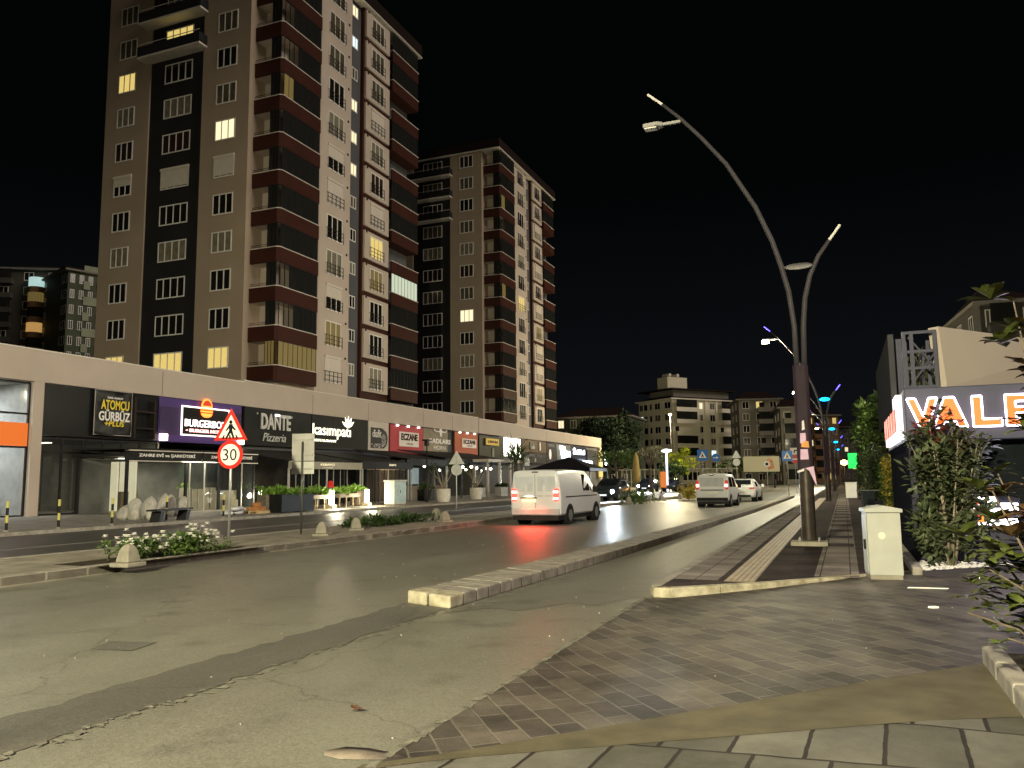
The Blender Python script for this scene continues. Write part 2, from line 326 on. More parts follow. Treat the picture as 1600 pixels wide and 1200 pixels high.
TACB = pm('tactile_base', (.22, .17, .13), .7, var=.25, scale=6)
m = MB().box(-1.68, 12.1, .125, -1.26, 60, .1345); struct('tactile_strip', m, TACB)
m = MB()
for k in range(5):
    x = -1.655+k*.082
    y = 12.15
    while y < 48: m.box(x, y, .13, x+.042, y+.40, .1405); y += .42
struct('tactile_ribs', m, TACT)
# median
ME = [G(-260, 965), G(0, 918), G(380, 868), G(555, 846), G(690, 829), G(800, 813), G(938, 792), G(1005, 784), G(1080, 776), G(1120, 771)]
near_edge = [(p.x, p.y) for p in ME]
far_edge = [(-15.9, 6.5), (-15.85, 10), (-15.7, 14), (-15.65, 22), (-15.2, 30), (-14.9, 38), (-14.2, 50), (-12.4, 62), (-10.4, 80), (-9.4, 95)]
near_edge[0] = (near_edge[0][0], near_edge[0][1])
poly = near_edge+far_edge[::-1]
mi = MB()
for i in range(len(near_edge)-1):
    mi.prism([near_edge[i], near_edge[i+1], far_edge[i+1], far_edge[i]], -.01, .145)
struct('median', mi, CONC)
kerb_run(near_edge, .22, .16, KERB, 'median_kerb', side=1, step=.75)
kerb_run(far_edge, .18, .158, KERB, 'median_far_kerb', side=-1, step=.8)
# far pavement
struct('far_pavement', MB().prism([(-24.6, -20), (-24.6, 132), (-62, 132), (-62, -20)], -.01, .12), FARP)
kerb_run([(-24.6, -10), (-24.6, 40), (-24.6, 132)], .2, .13, KERB, 'far_kerb', side=-1, step=1.2)
# ================================================================ towers
BEIGE = pm('beige_render', (.345, .27, .20), .85, var=.07, scale=.35, bump=.15, bscale=30)
BEIGE2 = pm('pale_render', (.50, .42, .345), .85, var=.06, scale=.4, bump=.15, bscale=30)
DARK = pm('dark_render', (.022, .022, .023), .8, var=.15, scale=.4)
GREY = pm('grey_render', (.10, .10, .105), .8, var=.12, scale=.4)
MAROON = pm('maroon_cladding', (.048, .017, .012), .6, var=.12, scale=.6)
WHITE = pm('white_trim', (.62, .57, .50), .6, var=.06, scale=2)
FRAME = pm('window_frame', (.74, .71, .66), .5, var=.05, scale=3)
DFRAME = pm('dark_frame', (.02, .02, .022), .4, var=.2, scale=3)
PANE = pm('dark_pane', (.014, .013, .011), .12, var=.5, scale=.5)
PANE2 = pm('curtained_pane', (.10, .085, .055), .3, var=.35, scale=1.2)
PANE3 = pm('brown_curtain', (.032, .017, .012), .3, var=.4, scale=1.5); PANE4 = pm('pale_curtain', (.19, .17, .12), .4, var=.3, scale=2)
SHUT = pm('roller_shutter', (.62, .56, .48), .6, var=.05, scale=2)
IRON = pm('black_iron', (.03, .022, .02), .5, metal=.4)
def lit(name, c, s, curtain=6):
    if name in MC: return MC[name]
    m = em(name, c, s); n = m.node_tree; b = n.nodes['Principled BSDF']; t = n.nodes.new('ShaderNodeTexCoord'); wv = n.nodes.new('ShaderNodeTexWave'); wv.inputs['Scale'].default_value = curtain; wv.inputs['Distortion'].default_value = 2
    r = n.nodes.new('ShaderNodeMapRange'); r.inputs['To Min'].default_value = s*.5; r.inputs['To Max'].default_value = s*1.1; mp = n.nodes.new('ShaderNodeMapping'); mp.inputs['Rotation'].default_value = (0, 0, .785)
    n.links.new(t.outputs['Object'], mp.inputs[0]); n.links.new(mp.outputs[0], wv.inputs[0]); n.links.new(wv.outputs['Fac'], r.inputs[0]); n.links.new(r.outputs[0], b.inputs['Emission Strength']); return m
LY = lit('lit_yellow', (1, .74, .22), .95); LW = lit('lit_cream', (1, .85, .52), 1.5); LB = lit('lit_cool', (.75, .95, 1), 1.6); LD = lit('lit_dim', (.9, .65, .2), .15); LG = lit('lit_greenish', (.9, 1, .75), .75)
WM = {}
def wmesh(key, fn):
    if key not in WM: WM[key] = fn()
    return WM[key]
def inst(name, me, m, parent, loc, face):
    o = bpy.data.objects.new(name, me); COL.objects.link(o); o.parent = parent
    M4 = face.to_4x4(); M4.translation = loc; o.matrix_local = M4
    if m is not None and me.materials[0] != m: o.material_slots[0].link = 'OBJECT'; o.material_slots[0].material = m
    return o
def mesh_only(mb, mats):
    o = mb.build('tmp', mats); me = o.data; bpy.data.objects.remove(o); return me
def frame_me(w, h, panes, fr):
    def f():
        m = MB(); t = .09
        m.box(-w/2, -t, -.02, w/2, 0, .05).box(-w/2, h, -.02, w/2, h+t, .05)
        for i in range(panes+1):
            x = -w/2+w*i/panes; a = x-t/2 if 0 < i < panes else (x if i == 0 else x-t); m.box(a, 0, -.019, a+t, h, .045)
        return mesh_only(m, fr)
    return wmesh(('f', w, h, panes, fr.name), f)
def pane_me(w, h, m0):
    return wmesh(('p', w, h), lambda: mesh_only(MB().box(-w/2+.03, .0, -.10, w/2-.03, h, -.012), m0))
def window(parent, loc, face, w, h, panes=3, pane=None, fr=None, shutter=0, rail=False, name='window'):
    """loc = bottom centre of the opening on the wall plane"""
    fr = fr or FRAME
    f = inst(name, frame_me(w, h, panes, fr), None, parent, loc, face)
    pm_ = pane or PANE
    p = inst('pane', pane_me(w, h, PANE), pm_, f, (0, 0, .03), Matrix.Identity(3))
    if shutter:
        me = wmesh(('s', w, h, shutter), lambda: mesh_only(sh_mb(w, h, shutter), SHUT)); inst('shutter', me, None, f, (0, 0, .03), Matrix.Identity(3))
    if rail:
        me = wmesh(('r', w), lambda: mesh_only(rail_mb(w), IRON)); inst('railing', me, None, f, (0, 0, 0), Matrix.Identity(3))
    return f
def sh_mb(w, h, k):
    m = MB(); z = h; n = int(h*k/.12)
    for i in range(n): m.box(-w/2, z-.115, .0, w/2, z, .035); z -= .12
    m.box(-w/2-.03, h, -.02, w/2+.03, h+.2, .10); return m
def rail_mb(w):
    m = MB()
    for z in (.1, .45, .8): m.box(-w/2-.06, z, .12, w/2+.06, z+.035, .155)
    for i in range(5):
        x = -w/2-.06+(w+.09)*i/4; m.box(x, -.12, .121, x+.04, .85, .154)
    for x in (-w/2-.06, w/2+.02): m.box(x, .8, 0, x+.03, .83, .121).box(x, .1, 0, x+.03, .13, .121)
    return m
def tower(name, label, X, Y, Z0, st, nfl, yb, xb, pat, extra=0, back=20):
    """X,Y: corner of the corner balconies; yb: breaks along the street, xb: breaks along the camera side"""
    T = thing(name, (X, Y, 0), label, 'tower block', 'apartment towers behind the shops')
    top = Z0+st*(nfl-1)+2.0; b1, b2, b3, b4, b5 = yb; a1, a2, a3, a4 = xb
    # wall volumes butted one to the other (local: x to the right is 0, street side faces +X)
    w = MB()
    w.box(-a2, -.6, 7, -a1, 14, top)                       # beige block nearest to the corner
    w.build('beige_wall', BEIGE, T)
    MB().box(-a4, -.5, 7, -a3, 14, top).build('beige_wall', BEIGE, T)
    MB().box(-a3, -.35, 7, -a2, 14, top).build('dark_wall', DARK, T)
    MB().box(-a1, 1.3, 7, -1.2, b1, top).build('inner_wall', BEIGE2, T)
    MB().box(-6, b1, 7, -.25, b2, top-.3).build('street_wall', BEIGE2, T)
    MB().box(-6, b2, 7, -.75, b3, top).build('grey_wall', GREY, T)
    MB().box(-6, b3, 7, -.45, b4, top).build('maroon_wall', MAROON, T)
    MB().box(-6, b4, 7, -1.4, b5, top).build('inner_wall', GREY, T)
    MB().box(-a4, 14.001, 7, -6.001, b5+.3, top-.01).build('rear_wall', BEIGE, T)
    rf = MB().box(-a4-.3, -.8, top, .1, b5+.6, top+.1); roof = rf.build('roof', WHITE, T)
    MB().box(-a4-.28, -.78, top+.101, .08, b5+.58, top+1.35).build('parapet', pm('roof_dark', (.016, .01, .009), .8), roof)
    MB().box(-9, b2+.5, top+1.352, -3.4, b4+2, top+4.6).build('stair_head', GREY, roof)
    MB().box(-9.3, b2+.2, top+4.602, -3.1, b4+2.3, top+4.85).build('stair_roof', WHITE, roof)
    for k in range(nfl):
        z = Z0+st*k                                        # top of the balcony parapets
        g = pat.get(('band', k))
        # corner balcony
        B = MB().prism([(-a1+.03, -.02), (-.25, -.02), (-.02, .2), (-.02, b1-.02), (-.2, b1-.02), (-.2, .3), (-.35, .16), (-a1+.03, .16)], z-1.12, z)
        bo = B.build('balcony', MAROON, T)
        MB().prism([(-a1+.03, -.06), (-.25, -.06), (.02, .18), (.02, b1-.02), (-.3, b1-.02), (-.3, .4), (-.4, .24), (-a1+.03, .24)], z+.001, z+.06).build('coping', WHITE, bo)
        MB().box(-a1+.03, .17, z-1.119, -.21, b1-.03, z-.95).build('slab', BEIGE2, bo)
        # glazing of the balcony (most are closed in)
        p = pat.get(('corner', k), 'glass')
        if k < nfl:
            gl = MB(); H = st-1.12-.07
            x0 = -1.15 if p != 'wide' else -1.9
            for i in range(4):
                x = x0+(-.28-x0)*i/3; gl.box(x, .0, z+.06, x+.045, .05, z+.06+H)
            for i in range(9):
                y = .22+(b1-.34)*i/8; gl.box(-.1, y, z+.06, -.05, y+.045, z+.06+H)
            gl.box(-.11, .2, z+.02+H, -.04, b1-.03, z+.07+H).box(x0, -.01, z+.02+H, -.25, .06, z+.07+H)
            go = gl.build('glazing', DFRAME, bo)
            if p in ('glass', 'wide', 'lit', 'part'):
                rr = random.Random(k*7+int(Y)); drop = rr.choice([0, 0, 0, 2, 3]); yw = (b1-.34)/8; y0_ = .265+yw*drop; gm_ = LD if p == 'lit' else BALG
                if p == 'part': MB().box(-.085, .265, z+.07, -.065, .265+yw*2-.045, z+.03+H).build('pane', LD if k else LY, go); y0_ = .265+2*yw
                MB().box(-.085, y0_, z+.07, -.065, b1-.12, z+.03+H).build('pane', gm_, go)
                MB().box(x0+.045, .015, z+.07, -.29, .035, z+.03+H).build('pane', gm_, go)
            rl = MB()
            for zz in (.28, .5): rl.box(-a1+.06, .02, z+zz*.6, x0, .05, z+zz*.6+.03)
            rl.build('railing', IRON, bo)
        # end balcony on the street
        e = MB().box(-.2, b4, z-1.12, -.05, b5, z).box(-1.4, b4+.001, z-1.119, -.21, b5, z-.95).box(-1.4, b5-.15, z-.949, -.21, b5, z)
        eb = e.build('balcony', MAROON, T); MB().box(-.3, b4, z+.001, 0, b5+.03, z+.06).build('coping', WHITE, eb)
        p = pat.get(('end', k), random.Random(k+int(Y)).choice(['glass', 'glass', 'open']))
        if p != 'open':
            gl = MB(); H = st-1.2
            for i in range(9): y = b4+.05+(b5-b4-.15)*i/8; gl.box(-.14, y, z+.06, -.09, y+.045, z+.06+H)
            gl.box(-.15, b4, z+.03+H, -.08, b5-.02, z+.09+H); go = gl.build('glazing', DFRAME, eb)
            MB().box(-.125, b4+.06, z+.07, -.105, b5-.08, z+.05+H).build('pane', BALG if p == 'glass' else LG, go)
        # windows
        zb = z-.2
        def wn(key, x, y, face, w, h, dz, panes, rail=False, inset=0):
            v = pat.get((key, k)); pn = None; sh = 0
            if v in ('s',): sh = 1.0
            elif v in ('h',): sh = .5
            elif v: pn = v
            else:
                rr = random.Random(hash((key, k)) & 255 if False else k*13+len(key)*7+int(Y)); pn = rr.choice([PANE, PANE, PANE2, PANE3, PANE4])
            window(T, (x, y, zb+dz), face, w, h, panes, pn, FRAME, sh, rail)
        wn('L', -(a3+a4)/2-.1, -.5, FACE_Y, 1.95, 1.5, .25, 3)
        wn('R', -(a1+a2)/2+.1, -.6, FACE_Y, 2.0, 1.5, .25, 3)
        if (k < nfl-3):
            wn('D', -(a2+a3)/2+.1, -.35, FACE_Y, 2.95, 1.5, .2, 4)
        else:
            db = MB().box(-a3-.5, -1.5, z-.85, -a2+.35, -1.35, z+.0).box(-a3-.5, -1.34, z-.85, -a3-.35, -.51, z).box(-a2+.2, -1.34, z-.85, -a2+.35, -.61, z)
            d = db.build('upper_balcony', DARK, T); MB().box(-a3-.5, -1.5, z-1.0, -a2+.35, -.36, z-.851).build('slab', WHITE, d); MB().box(-a3-.5, -1.52, z+.15, -a2+.35, -1.48, z+.2).build('handrail', WHITE, d)
            wn('D', -(a2+a3)/2+.1, -.35, FACE_Y, 2.95, 1.3, .4, 4)
        wn('F', -.25, (b1+b2)/2+.1, FACE_X, 2.3, 1.95, -.25, 3, True)
        wn('S', -.75, (b2+b3)/2-.1, FACE_X, 1.35, .95, .75, 3)
        pp = MB().box(-.449, b3+.25, z-.75, -.25, b4-.25, z+1.85).build('render_panel', BEIGE2, T)
        wn('P', -.25, (b3+b4)/2-.1, FACE_X, 2.2, 1.85, -.2, 3, True)
        for yy, xx in ((b2-.45, -.249), (b3+.55, -.249)): inst('vent', wmesh('vent', lambda: mesh_only(MB().box(-.09, -.09, 0, .09, .09, .05), IRON)), None, T, (xx, yy, z+1.75), FACE_X)
    return T
BALG = glass('balcony_glass', (.018, .019, .017), .12, .82)
BALG.node_tree.nodes['Principled BSDF'].inputs['Specular IOR Level'].default_value = .25
st = 3.05
pat1 = {('L', 0): LY, ('D', 0): LY, ('R', 0): LY, ('L', 8): LY, ('R', 6): LW, ('R', 5): 's', ('D', 5): 's', ('L', 5): 'h', ('D', 9): LY, ('R', 7): PANE2,
        ('F', 0): 's', ('F', 1): LD, ('F', 2): 'h', ('F', 5): 's', ('F', 6): 'h', ('P', 4): LY, ('P', 3): LD, ('P', 5): 's', ('P', 8): 's',
        ('S', 6): LW, ('S', 7): LW, ('S', 8): LW, ('S', 10): LB, ('S', 11): LW, ('S', 5): PANE2, ('end', 3): 'lit', ('corner', 0): 'lit', ('corner', 7): 'part', ('corner', 3): 'glass'}
tower('apartment_tower', 'nearest tower, beige and dark grey with maroon balconies, rising past the top of the picture', -39.05, 49.3, 10.35, st, 12, (5.1, 9.9, 12.1, 16.8, 22.0), (2.75, 7.5, 13.3, 18.2), pat1)
pat2 = {('L', 3): LW, ('R', 4): LW, ('F', 5): LY, ('corner', 5): 'part', ('corner', 9): 'part', ('P', 4): LD, ('P', 3): 's', ('P', 5): 's', ('P', 7): 's', ('P', 9): 's', ('P', 1): LD, ('P', 2): 's', ('R', 0): DFRAME, ('F', 3): PANE}
tower('apartment_tower', 'smaller looking second tower standing farther down the street, its whole dark roofline in view', -40.6, 97.0, 10.35, st, 12, (5.0, 10.0, 12.4, 16.8, 21.6), (2.6, 7.3, 13.1, 18.0), pat2)
# ================================================================ shopping arcade
FX = -36.0
FASC = pm('fascia_panel', (.44, .37, .31), .7, var=.05, scale=.5, bump=.08, bscale=20)
arc = thing('shopping_arcade', (FX, 70, 0), 'long two storey shopping arcade with a beige fascia running below the two towers', 'arcade')
def loc(mb): return mb.xf(Matrix.Translation((-FX, -70, 0)))
def wbox(x0, y0, z0, x1, y1, z1): return loc(MB().box(x0, y0, z0, x1, y1, z1))
wbox(-62, 42.6, 0, FX-.45, 127, 7.6).build('wall', GREY, arc)
wbox(-62, 27.72, 3.95, FX-.45, 42.599, 7.6).build('wall', DFRAME, arc)
wbox(-62, 8, 0, -43, 27.71, 7.6).build('rear_wall', pm('shop_rear', (.4, .38, .33), .8), arc)
wbox(-62, 27.72, 0, -43, 42.599, 3.949).build('rear_wall', pm('shop_rear', (.4, .38, .33), .8), arc)
def dx_(y): return [d for a, b, z, d in secs if a <= y < b][0]
secs = [(8, 42.3, 8.1, 0.0), (42.3, 79.3, 8.22, .06), (79.3, 91.8, 8.12, .0), (91.8, 127, 8.0, .07)]
for y_ in (35.4, 49.8, 57.4, 66.9, 73.0, 100.8, 111.3, 119): wbox(FX-dx_(y_), y_-.012, 6.6, FX-dx_(y_)+.004, y_+.012, 8.0).build('seam', DFRAME, arc)
for (y0, y1, zt, dx) in secs:
    f = loc(MB().box(FX-.6, y0, 6.58, FX-dx, y1-.01, zt)).build('fascia', FASC, arc)
    loc(MB().box(FX-.7, y0, zt+.001, FX-dx+.04, y1-.01, zt+.07)).build('coping', WHITE, f)
wbox(FX-.6, 126.0, 0, FX-.02, 126.9, 6.579).build('pillar', FASC, arc)
wbox(FX-.6, 27.45, 0, FX-.02, 28.0, 6.579).build('pillar', FASC, arc)
wbox(FX-.6, 8, 7.0, FX-.45, 27.4, 8).build('wall', FASC, arc)
GL = glass('shop_glass', (.03, .035, .035), .05, .30)
GLD = glass('shop_glass_dark', (.012, .014, .014), .05, .62)
def shopfront(y0, y1, z0, z1, n, transoms, gm, x=FX-.25, door=None, lab=None):
    m = MB(); t = .09
    for i in range(n+1): y = y0+(y1-y0)*i/n; m.box(x-.06, y-t/2, z0, x+.03, y+t/2, z1)
    for z in [z0, z1]+transoms: m.box(x-.055, y0, z-t/2, x+.025, y1, z+t/2)
    o = loc(m).build('shop_window', DFRAME, arc); loc(MB().box(x-.03, y0, z0, x-.015, y1, z1)).build('pane', gm, o); return o
shopfront(18, 27.4, .15, 6.5, 4, [3.4, 4.0, 5.0], GL)
wbox(FX-.2, 24.6, 3.45, FX-.16, 27.35, 4.55).build('awning_panel', em('orange_backlit', (1, .20, .02), .75), arc)
shopfront(28.1, 35.4, .15, 3.9, 6, [3.2], GL)
wbox(-42.9, 35.45, 0, FX-.3, 35.6, 3.95).build('partition', pm('plaster', (.35, .34, .31), .8), arc)
wbox(-42.9, 27.55, 0, FX-.61, 27.7, 6.5).build('partition', MC['plaster'], arc)
wbox(-43, 18, 6.51, FX-.61, 27.5, 6.56).build('ceiling', MC['plaster'], arc)
wbox(-42.95, 18, .121, FX-.3, 42.5, .14).build('floor', pm('shop_floor', (.3, .28, .24), .35), arc)
lb = wbox(-42, 21, 6.3, -38.5, 26.5, 6.35).build('ceiling_lamp', em('tube_white', (.85, .95, 1), 5), arc)
wbox(-38.8, 22, .14, -38.2, 27.2, 1.15).build('counter', DFRAME, arc)
wbox(-41.5, 25.2, 1.3, -40.9, 26.2, 2.9).build('shelf', WHITE, arc)
wbox(-40, 29.2, 3.7, -37.2, 29.5, 3.74).build('ceiling_lamp', em('tube_warm', (1, .9, .65), 6), arc)
for (y, c) in ((33.3, .9), (34.05, .8), (34.75, .5)):
    wbox(-37.1, y, .3, -37.0, y+.5, 3.1).build('lit_shelf', lit('lit_shelf', (1, .93, .6), 1.4, 9), arc)
wbox(-37.6, 29.3, .3, -37.5, 29.75, 3.0).build('shelf', pm('pale_post', (.4, .4, .33), .7), arc)
light('AREA', 'shop_light', (-39.5+36, 24.5-70, 6.2), 1500, (.85, .95, 1), arc, 2.5, aim=(.2, 0, -1)); light('AREA', 'shop_light', (-39+36, 31.5-70, 3.6), 60, (1, .9, .7), arc, 2, aim=(0, 0, -1))
# ---------------------------------------------------------------- shop signs
SG = 'signs over the shops'
def board(y0, z0, y1, z1, m, label, x=FX-.1, th=.12, name='shop_sign', cat='sign', frame=None):
    T = thing(name, (x, y0, z0), label, cat, SG)
    MB().box(-th, 0, 0, 0, y1-y0, z1-z0).build('panel', m, T)
    if frame:
        f = MB(); W, H = y1-y0, z1-z0
        f.box(.001, 0, 0, .05, W, .06).box(.001, 0, H-.06, .05, W, H).box(.001, 0, .061, .049, .06, H-.061).box(.001, W-.06, .061, .049, W, H-.061); f.build('frame', frame, T)
    return T
def fy(px, py): return PX(px, py, FX).y
def fzz(px, py): return PX(px, py, FX).z
def letters(T, s, m, y0, z0, y1, z1, depth=.06, name='lettering', off=.004, bold=0, shear=0):
    """y0..z1 in world; parent stands at T.location"""
    return text(s, name, m, T, (off, y0-T.location.y, z0-T.location.z), y1-y0, z1-z0, FACE_X, depth, shear, bold)
BLK = pm('black_composite', (.010, .010, .011), .3, var=.3, scale=.7, spec=.1)
BLK2 = pm('black_panel_matt', (.018, .019, .018), .5, var=.2, scale=.7)
t = board(28.05, 4.0, 35.25, 6.57, BLK, 'black glossy sign panel behind the hanging banner'); rr = random.Random(1)
for a_ in ((.001, 5.2, .1, .35, 5.35, 2.3), (.001, 6.6, .1, .35, 6.7, 2.2), (.3, 5.351, 1.5, .35, 6.599, 1.6), (.3, 5.351, .6, .35, 6.599, .68)): MB().box(*a_).build('bracket', IRON, t)
# hanging banner
bz0, bz1, by0, by1 = fzz(144, 678), fzz(144, 608), fy(146, 640), fy(203, 645)
ban = thing('banner', (FX+.12, by0, bz0), 'black hanging banner with yellow and white lettering on the black panel', 'banner')
m = MB(); nx, ny = 14, 12; W, H = by1-by0, bz1-bz0
for j in range(ny+1):
    for i in range(nx+1):
        u, v = i/nx, j/ny; m.v.append((.035*math.sin(u*9+v*3)*math.sin(v*math.pi)+.02*math.sin(v*14+u*5), u*W, v*H-.08*math.sin(u*math.pi)*(1-v)+.06*math.sin(u*math.pi)*v*-1))
for j in range(ny):
    for i in range(nx): a = j*(nx+1)+i; m.f.append((a, a+1, a+nx+2, a+nx+1)); m.mi.append(0)
BAN = pm('banner_cloth', (.015, .015, .016), .45, var=.6, scale=1.6, c2=(.06, .06, .06), spec=.2); bo = m.build('cloth', BAN, ban, smooth=True)
bo.modifiers.new('t', 'SOLIDIFY').thickness = .01
MB().box(-.04, -.02, H, .0, W+.02, H+.03).box(-.04, -.03, -.03, 0, W+.02, 0).box(-.04, -.03, 0, .0, 0, H).box(-.04, W, 0, 0, W+.03, H).build('edge', pm('rope', (.35, .33, .3), .8), ban)
YT = pm('yellow_paint', (.72, .55, .05), .5, var=.05); WT = pm('white_paint', (.8, .78, .74), .5, var=.05)
def bt(s, m, u0, v0, u1, v1, sh=0): text(s, 'lettering', m, ban, (.06, u0*W, v0*H), (u1-u0)*W, (v1-v0)*H, FACE_X, .012, sh, .025)
bt('ATOMCU', YT, .13, .57, .9, .79); bt('GÜRBÜZ', WT, .08, .31, .94, .57); bt('+PLUS', YT, .24, .19, .78, .31, .15); bt('TEKEL MARKET', WT, .28, .82, .72, .86)
# purple burger front
PUR = pm('purple_panel', (.07, .035, .17), .45, var=.15, scale=1); PURS = pm('purple_slats', (.045, .03, .07), .5)
t = board(35.3, 4.0, 42.2, 6.57, PUR, 'purple slatted sign wall with a glowing frame and burger emblem')
m = MB()
for i in range(13): z = .45+i*.125; m.box(.001, .05, z, .05, 6.85, z+.07)
m.build('slats', PURS, t)
WN = em('neon_white', (1, .86, .80), 2.6); ON = em('neon_orange', (1, .16, .02), 4.5); PK = em('neon_pink', (1, .45, .40), 3)
y0 = fy(283, 640)-35.3; y1 = fy(358, 650)-35.3; z0 = fzz(283, 680)-4; z1 = fzz(283, 633)-4
MB().box(.06, y0+.05, z0+.05, .1, y1-.05, z1-.05).build('back_panel', BLK, t)
m = MB().box(.11, y0, z0, .17, y1, z0+.08).box(.11, y0, z1-.08, .17, y1, z1).box(.11, y0, z0+.081, .17, y0+.08, z1-.081).box(.11, y1-.08, z0+.081, .17, y1, z1-.081); m.build('light_frame', WN, t)
letters(t, 'BURGERBOX', WN, 35.3+y0+.3, 4+z0+.55, 35.3+y1-.25, 4+z0+.98, .06, off=.12, bold=0); letters(t, '• BURGER HOUSE', PK, 35.3+y0+.4, 4+z0+.22, 35.3+y1-.3, 4+z0+.42, .08, off=.12)
bc = (y0+y1)/2-.05; m = MB(); bz = z1+.0
def disc_pts(cy, cz, r, a0, a1, n=14, sq=1): return [(cy+r*math.cos(a0+(a1-a0)*i/n), cz+sq*r*math.sin(a0+(a1-a0)*i/n)) for i in range(n+1)]
def xprism(m, pts, x0, x1):
    n = len(pts); a = sum(pts[i][0]*pts[(i+1)%n][1]-pts[(i+1)%n][0]*pts[i][1] for i in range(n))
    if a < 0: pts = pts[::-1]
    m.add([(x0, p[0], p[1]) for p in pts]+[(x1, p[0], p[1]) for p in pts], [tuple(range(n-1, -1, -1)), tuple(range(n, 2*n))]+[(i, (i+1) % n, n+(i+1) % n, n+i) for i in range(n)]); return m
xprism(m, disc_pts(bc, bz+.02, .46, 0, math.pi, 14, 1.1), .18, .22)
m.box(.18, bc-.5, bz-.14, .22, bc+.5, bz-.06).box(.18, bc-.5, bz-.3, .22, bc+.5, bz-.2)
xprism(m, disc_pts(bc, bz-.36, .46, math.pi, 2*math.pi, 10, .55), .18, .22); m.build('burger_emblem', ON, t)
m = MB(); xprism(m, disc_pts(bc, bz+.06, .36, .1, math.pi-.1, 12, 1.05), .221, .235); m.build('burger_bun', em('neon_red_dim', (.8, .04, .01), .9), t)
for yy in (35.32, 41.75):
    MB().box(.1, yy-35.3, .05, .3, yy-35.3+.42, .42).build('flood_lamp', em('flood_warm', (1, .85, .6), 9), t)
# pizzeria sign
LT = pm('brushed_letters', (.55, .54, .52), .45, metal=.2)
t = board(42.5, 4.05, 49.7, 6.62, BLK2, 'matt black pizzeria sign with tall grey capital letters')
letters(t, 'DANTE', LT, fy(409, 665), fzz(409, 670), fy(455, 660), fzz(409, 645), .08, bold=.03); letters(t, 'Pizzeria', LT, fy(412, 688), fzz(412, 689), fy(448, 688), fzz(412, 676), .04, shear=.3)
letters(t, "'", LT, fy(403, 648), fzz(403, 647), fy(404.6, 648), fzz(403, 644.5), .04); letters(t, "'", LT, fy(457, 652), fzz(457, 654), fy(458, 652), fzz(457, 651), .04)
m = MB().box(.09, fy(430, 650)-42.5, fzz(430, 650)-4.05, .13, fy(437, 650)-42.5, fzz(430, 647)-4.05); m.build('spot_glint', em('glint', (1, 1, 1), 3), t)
KW = em('warm_letters', (1, .93, .68), 2.2)
t = board(49.8, 4.05, 57.4, 6.64, BLK2, 'black sign with warm glowing lower case letters and a flower emblem')
letters(t, 'kasımpatı', KW, fy(490, 680), fzz(490, 684), fy(549, 684), fzz(490, 661)+.0, .05, bold=0)
letters(t, 'RESTAURANT', KW, fy(491, 686), fzz(491, 689), fy(527, 688), fzz(491, 685.3), .05)
m = MB(); cy, cz = fy(545, 668)-49.8, fzz(545, 669)-4.05
for a in (35, 62, 90, 118, 150):
    d = Vector((math.cos(R_(a)), math.sin(R_(a)))); n2 = Vector((-d.y, d.x)); b0 = Vector((cy, cz)); L = .95
    xprism(m, [tuple(b0), tuple(b0+d*L*.5+n2*.12), tuple(b0+d*L), tuple(b0+d*L*.5-n2*.12)], .02, .08)
m.build('flower_emblem', KW, t)
CRM = pm('cream_board', (.52, .47, .40), .6, var=.05)
t = board(57.5, 4.1, 60.7, 6.66, CRM, 'cream sign board with a rounded dark plaque and a mandala')
W = 3.2; H = 2.56; m = MB(); xprism(m, [(.35, .25), (2.3, .25)]+disc_pts(2.2, 1.05, .8, -1.3, .9, 12, 1.0)[0:]+[(2.1, 1.95), (.35, 1.95)], .001, .04); m.build('plaque', pm('plaque_dark', (.045, .045, .05), .5, c2=(.06, .055, .05)), t)
letters(t, 'diafit', WT, 57.5+.55, 4.1+1.15, 57.5+1.95, 4.1+1.8, .03, off=.041)
m = MB()
for k in range(16):
    a = 2*math.pi*k/16
    for r0, r1 in ((.1, .2), (.24, .42)): xprism(m, [(2.35+r0*math.cos(a-.1), .95+r0*math.sin(a-.1)*1.3), (2.35+r1*math.cos(a), .95+r1*math.sin(a)*1.3), (2.35+r0*math.cos(a+.1), .95+r0*math.sin(a+.1)*1.3)], .041, .055)
rr = random.Random(3)
for k in range(60): y = rr.uniform(.4, 2.3); z = rr.uniform(.28, .6); m.box(.041, y, z, .05, y+.05, z+.05)
m.build('mandala', WT, t)
RED = pm('red_panel', (.42, .05, .065), .6, var=.08); ORG = pm('orange_red_panel', (.42, .095, .045), .6, var=.08)
SPOT = em('small_spot', (1, .95, .85), 4)
def pharmacy(y0, y1, m, lab, plq, sub):
    t = board(y0, 3.95, y1, 6.5, m, lab); a, b, c, d = plq
    MB().box(.001, a-y0, b-3.95, .06, c-y0, d-3.95).build('plaque', pm('plaque_white', (.72, .66, .60), .5, var=.04), t)
    w = c-a; h = d-b; letters(t, 'ECZANE', pm('black_red_letter', (.05, .012, .012), .5), a+.08*w, b+.42*h, c-.07*w, b+.9*h, .03, off=.061, bold=.04); letters(t, sub, MC['black_red_letter'], a+.35*w, b+.15*h, c-.3*w, b+.28*h, .02, off=.061)
    for k in range(3): MB().box(.05, (y1-y0)*(.15+.32*k), 2.42, .25, (y1-y0)*(.15+.32*k)+.15, 2.56).build('spot_lamp', SPOT, t)
    return t
pharmacy(61.0, 66.95, RED, 'crimson pharmacy sign with a white plaque beside the cream board', (fy(625, 690), fzz(625, 697), fy(655, 690), fzz(625, 674)), 'HİLAL')
MB().box(FX-.05, 61.1, 4.6, FX+.1, 61.7, 5.4)
t = board(67.0, 3.95, 72.0, 6.5, pm('taupe_board', (.20, .17, .125), .6, var=.12, scale=.6, c2=(.30, .25, .17)), 'taupe steakhouse sign with white bull horns')
